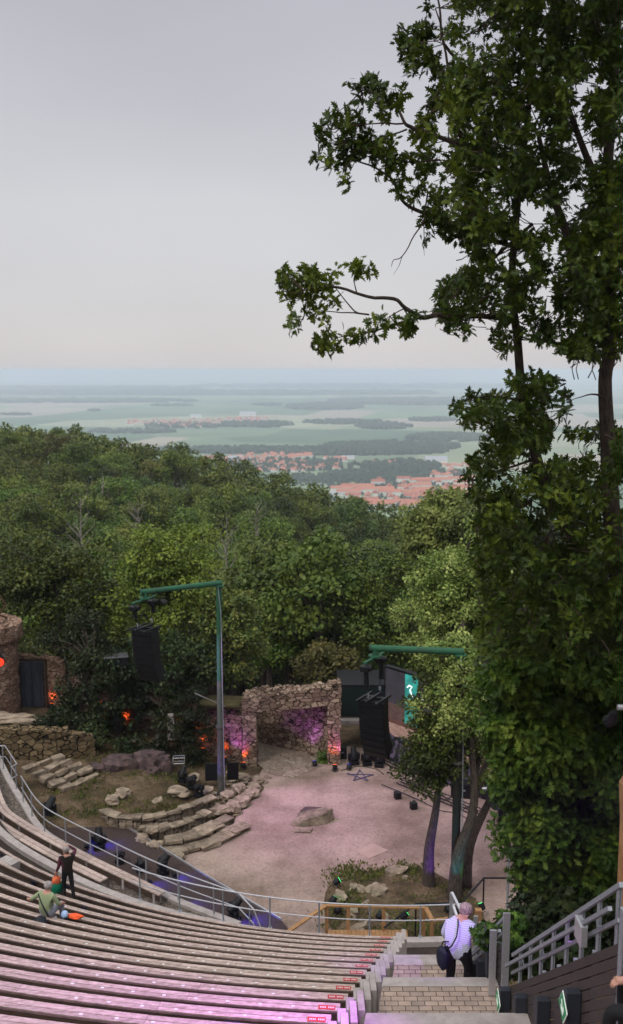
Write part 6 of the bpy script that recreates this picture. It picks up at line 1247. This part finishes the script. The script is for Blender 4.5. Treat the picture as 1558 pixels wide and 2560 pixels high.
pw = person('woman in a pale lilac striped blouse and black trousers stepping down by the rail', (wx, wy, wz), R(-24), J, Rd, ED, RG, [striped(), M['skin'], M['trouser']], 1.1)
head_bits(pw, (.055, .36, 1.565), .108, M['blonde'], 1, Vector((.35, .85, -.55)), up=Vector((.05, .3, 1))); pw.scale = (1.24, 1.14, 1.1); hand(pw, (.52, .46, 1.08), (.8, .5, -.15), (0, 0, 1), curl=.8); hand(pw, (-.22, .28, .92), (.1, .3, -.9), (0, 1, 0))
b = empty('shoulder_bag', (wx - .3, wy, wz + .8), .2, 'dark blue-black shoulder bag hanging at the left of the woman in stripes', 'bag'); M['bag'] = mat('dark_bag', (.012, .015, .026), .6, var=.3, bump=.2)
q = MB(); q.blob((0, 0, .05), (.12, .17, .26), 3, .12, 8); q.build('bag_body', M['bag'], b, smooth=True); q = MB(); q.tube([(.02, -.06, .25), (.10, -.24, .45), (.20, -.24, .64), (.28, -.10, .80), (.34, .08, .82)], .016, 6); q.tube([(.0, .1, .25), (.0, .0, .42), (.06, -.16, .5)], .014, 6); q.build('strap', M['bag'], b)
# standing man in a dark waistcoat shading his eyes, bag in his hand
p0 = onz(171, 2250, 4.37)
J2 = dict(J); J2.update({'pelvis': (0, 0, .95), 'waist': (0, .02, 1.1), 'chest': (0, .04, 1.34), 'neck': (0, .05, 1.50), 'head': (0, .08, 1.60), 'crown': (0, .08, 1.72), 'shL': (-.19, .04, 1.42), 'elL': (-.26, .02, 1.14), 'wrL': (-.30, .16, .95), 'shR': (.19, .04, 1.42), 'elR': (.34, .20, 1.50), 'wrR': (.12, .28, 1.66), 'hipL': (-.10, 0, .9), 'knL': (-.11, .05, .48), 'anL': (-.12, -.03, .08), 'toL': (-.13, .13, .04), 'hipR': (.10, 0, .9), 'knR': (.12, -.06, .48), 'anR': (.13, -.24, .1), 'toR': (.14, -.10, .04)})
Rd2 = dict(Rd); Rd2.update({'pelvis': (.16, .13), 'waist': (.165, .135), 'chest': (.18, .13), 'shL': .08, 'shR': .08, 'elL': .052, 'elR': .052, 'hipL': .095, 'hipR': .095, 'knL': .07, 'knR': .07})
RG2 = [(a, b_, {0: 0, 1: 1, 2: 2}[m]) for a, b_, m in RG]; RG2 = [(a, b_, 3 if a.startswith(('sh', 'el')) else m) for a, b_, m in RG2]
M['vest'] = mat('dark_waistcoat', (.018, .014, .012), .85, var=.3); M['maroon'] = mat('maroon_sleeve', (.10, .025, .045), .85, var=.2); M['greyhair'] = mat('grey_hair', (.42, .38, .37), .7, c2=(.2, .17, .16), scale=10)
ps = person('standing grey-haired person in dark waistcoat and maroon sleeves with one hand raised', p0, R(28), J2, Rd2, ED, RG2, [M['vest'], M['skin'], M['trouser'], M['maroon']], .95)
head_bits(ps, (0, .085, 1.64), .10, M['greyhair'], 0, Vector((-.1, 1, -.1))); hand(ps, (.12, .28, 1.66), (-.9, .1, .1), (0, 0, 1), curl=.2); hand(ps, (-.30, .16, .95), (0, .1, -1), (0, 1, 0), curl=.9)
b = empty('carrier_bag', p0 + Vector((-.34, .02, .35)), .4, 'orange and green carrier bag hanging from the hand of the standing person', 'bag')
q = MB(); q.blob((0, 0, .02), (.17, .10, .20), 3, .1, 3); q.build('lower_bag', mat('green_fabric', (.0, .16, .085), .8), b, smooth=True); q = MB(); q.blob((0, .01, .24), (.14, .085, .15), 3, .1, 5); q.tube([(-.06, 0, .36), (.0, .02, .56), (.06, 0, .36)], .012, 6); q.build('upper_bag', mat('orange_fabric', (.75, .16, .06), .8), b, smooth=True)
# seated man in a pale green shirt
rr = R0 + DR * 5; zz = Z0 + DZ * 5; p1 = onz(140, 2272, zz); ang = math.atan2(p1.y - CY, p1.x - CX); p1 = pol(rr, ang); face = ang + math.pi
J3 = {'pelvis': (0, 0, .12), 'waist': (0, .03, .27), 'chest': (0, .08, .50), 'neck': (0, .12, .64), 'head': (0, .16, .73), 'crown': (0, .17, .85), 'shL': (-.20, .07, .56), 'elL': (-.42, .0, .40), 'wrL': (-.60, .10, .30), 'shR': (.19, .08, .56), 'elR': (.30, .16, .32), 'wrR': (.22, .38, .22),
      'hipL': (-.11, .04, .10), 'knL': (-.16, .48, .12), 'anL': (-.16, .50, -.36), 'toL': (-.17, .66, -.40), 'hipR': (.11, .04, .10), 'knR': (.18, .46, .22), 'anR': (.16, .42, -.34), 'toR': (.17, .58, -.39)}
M['greenshirt'] = mat('pale_green_shirt', (.30, .36, .20), .85, var=.15); M['jeans'] = mat('pale_jeans', (.36, .36, .42), .85, var=.2)
RG3 = [(a, b_, (1 if a.startswith('el') else m)) for a, b_, m in RG]
pm = person('grey-haired person in a pale green T-shirt and light trousers sitting on a bench row', Vector((p1.x, p1.y, zz)), face - math.pi / 2, J3, Rd2, ED, RG3, [M['greenshirt'], M['skin'], M['jeans']], 1.0)
head_bits(pm, (0, .165, .77), .10, M['greyhair'], 0, Vector((0, 1, -.2))); hand(pm, (-.60, .10, .30), (-.6, .6, -.2), (0, 0, 1)); hand(pm, (.22, .38, .22), (0, 1, -.2), (0, 0, 1))
q = MB(); q.tube([(-.2, .16, .58), (-.05, .24, .36), (.14, .18, .12)], .02, 6); q.tube([(-.2, .0, .60), (-.02, -.08, .36), (.16, -.10, .1)], .02, 6); q.build('bag_strap', M['bag'], pm)
b = empty('backpack', (p1.x - .12, p1.y - .28, zz - .1), .3, 'dark bag on the bench behind the person in the green T-shirt', 'bag'); q = MB(); q.blob((.05, -.02, .1), (.2, .13, .17), 3, .15, 9); q.build('bag_body', M['bag'], b, smooth=True)
b = empty('folded_jacket', (p1.x + .75, p1.y - .02, zz), -.4, 'bright orange folded jacket on the bench right of the seated person', 'jacket'); q = MB(); q.blob((0, 0, .03), (.20, .10, .055), 3, .35, 4); q.build('jacket', mat('orange_jacket', (.8, .11, .03), .8), b, smooth=True)
q = MB(); q.blob((0, 0, .06), (.10, .09, .10), 2, .2, 6); o = q.build('plastic_bag', mat('pale_blue_plastic', (.35, .5, .75), .4), loc=(p1.x + .48, p1.y - .0, zz), smooth=True); tag(o, 'small pale blue plastic bag beside the knee of the seated person', 'bag')
# person cut off by the left edge, person in black at the lower right corner
pl_ = onz(-26, 2200, 4.81); person('person in dark clothes standing at the very left edge of the seating', pl_, R(20), J2, Rd2, ED, RG2, [M['vest'], M['skin'], M['trouser'], M['vest']], 1.0)
pc = Vector((2.76, 7.2, 14.38))
J4 = dict(J3); J4.update({'wrR': (.02, .40, .30), 'elR': (.30, .2, .30)})
pk = person('person in black sitting at the lower right corner beside the slatted wall, mostly cut off', pc + Vector((.12, 0, .45)), R(60), J4, Rd2, ED, [(a, b_, (0 if m == 0 or (m == 1 and a not in ('neck', 'head')) else m)) for a, b_, m in RG3], [M['vest'], M['skin'], M['trouser']], 1.0)
head_bits(pk, (0, .165, .77), .10, M['vest'], 0, Vector((0, 1, -.4))); hand(pk, (.02, .40, .30), (-.5, .7, -.1), (0, 0, 1))
q = MB(); q.box((-1.2, 9.6, 0), (.01, .01, .01))
b = empty('white_post', (-9.0, 29.5, 2), 0, 'pale square concrete block among the bench rows at the left edge', 'block'); p = onz(22, 2150, 3.6); q = MB(); q.box((p.x, p.y, 3.45), (.7, .4, .3), rz=-.6); W(q.build('block', M['conc'], bevel=.02), b)

# ------------------------------------------------------------------ haze
q = MB(); q.box((0, 27450, (-320 + 29) / 2), (124000, 56000, 349)); hz = q.build('haze', bpy.data.materials.new('haze_air')); hm = hz.data.materials[0]; hm.use_nodes = True; t = hm.node_tree; t.nodes.clear()
o_ = N(t, 'OutputMaterial'); v = N(t, 'VolumePrincipled'); v.inputs['Color'].default_value = (.78, .87, 1, 1); v.inputs['Density'].default_value = .00014; v.inputs['Anisotropy'].default_value = 0; t.links.new(v.outputs[0], o_.inputs['Volume']); hz['kind'] = 'stuff'
hm.volume_intersection_method if hasattr(hm, 'volume_intersection_method') else None
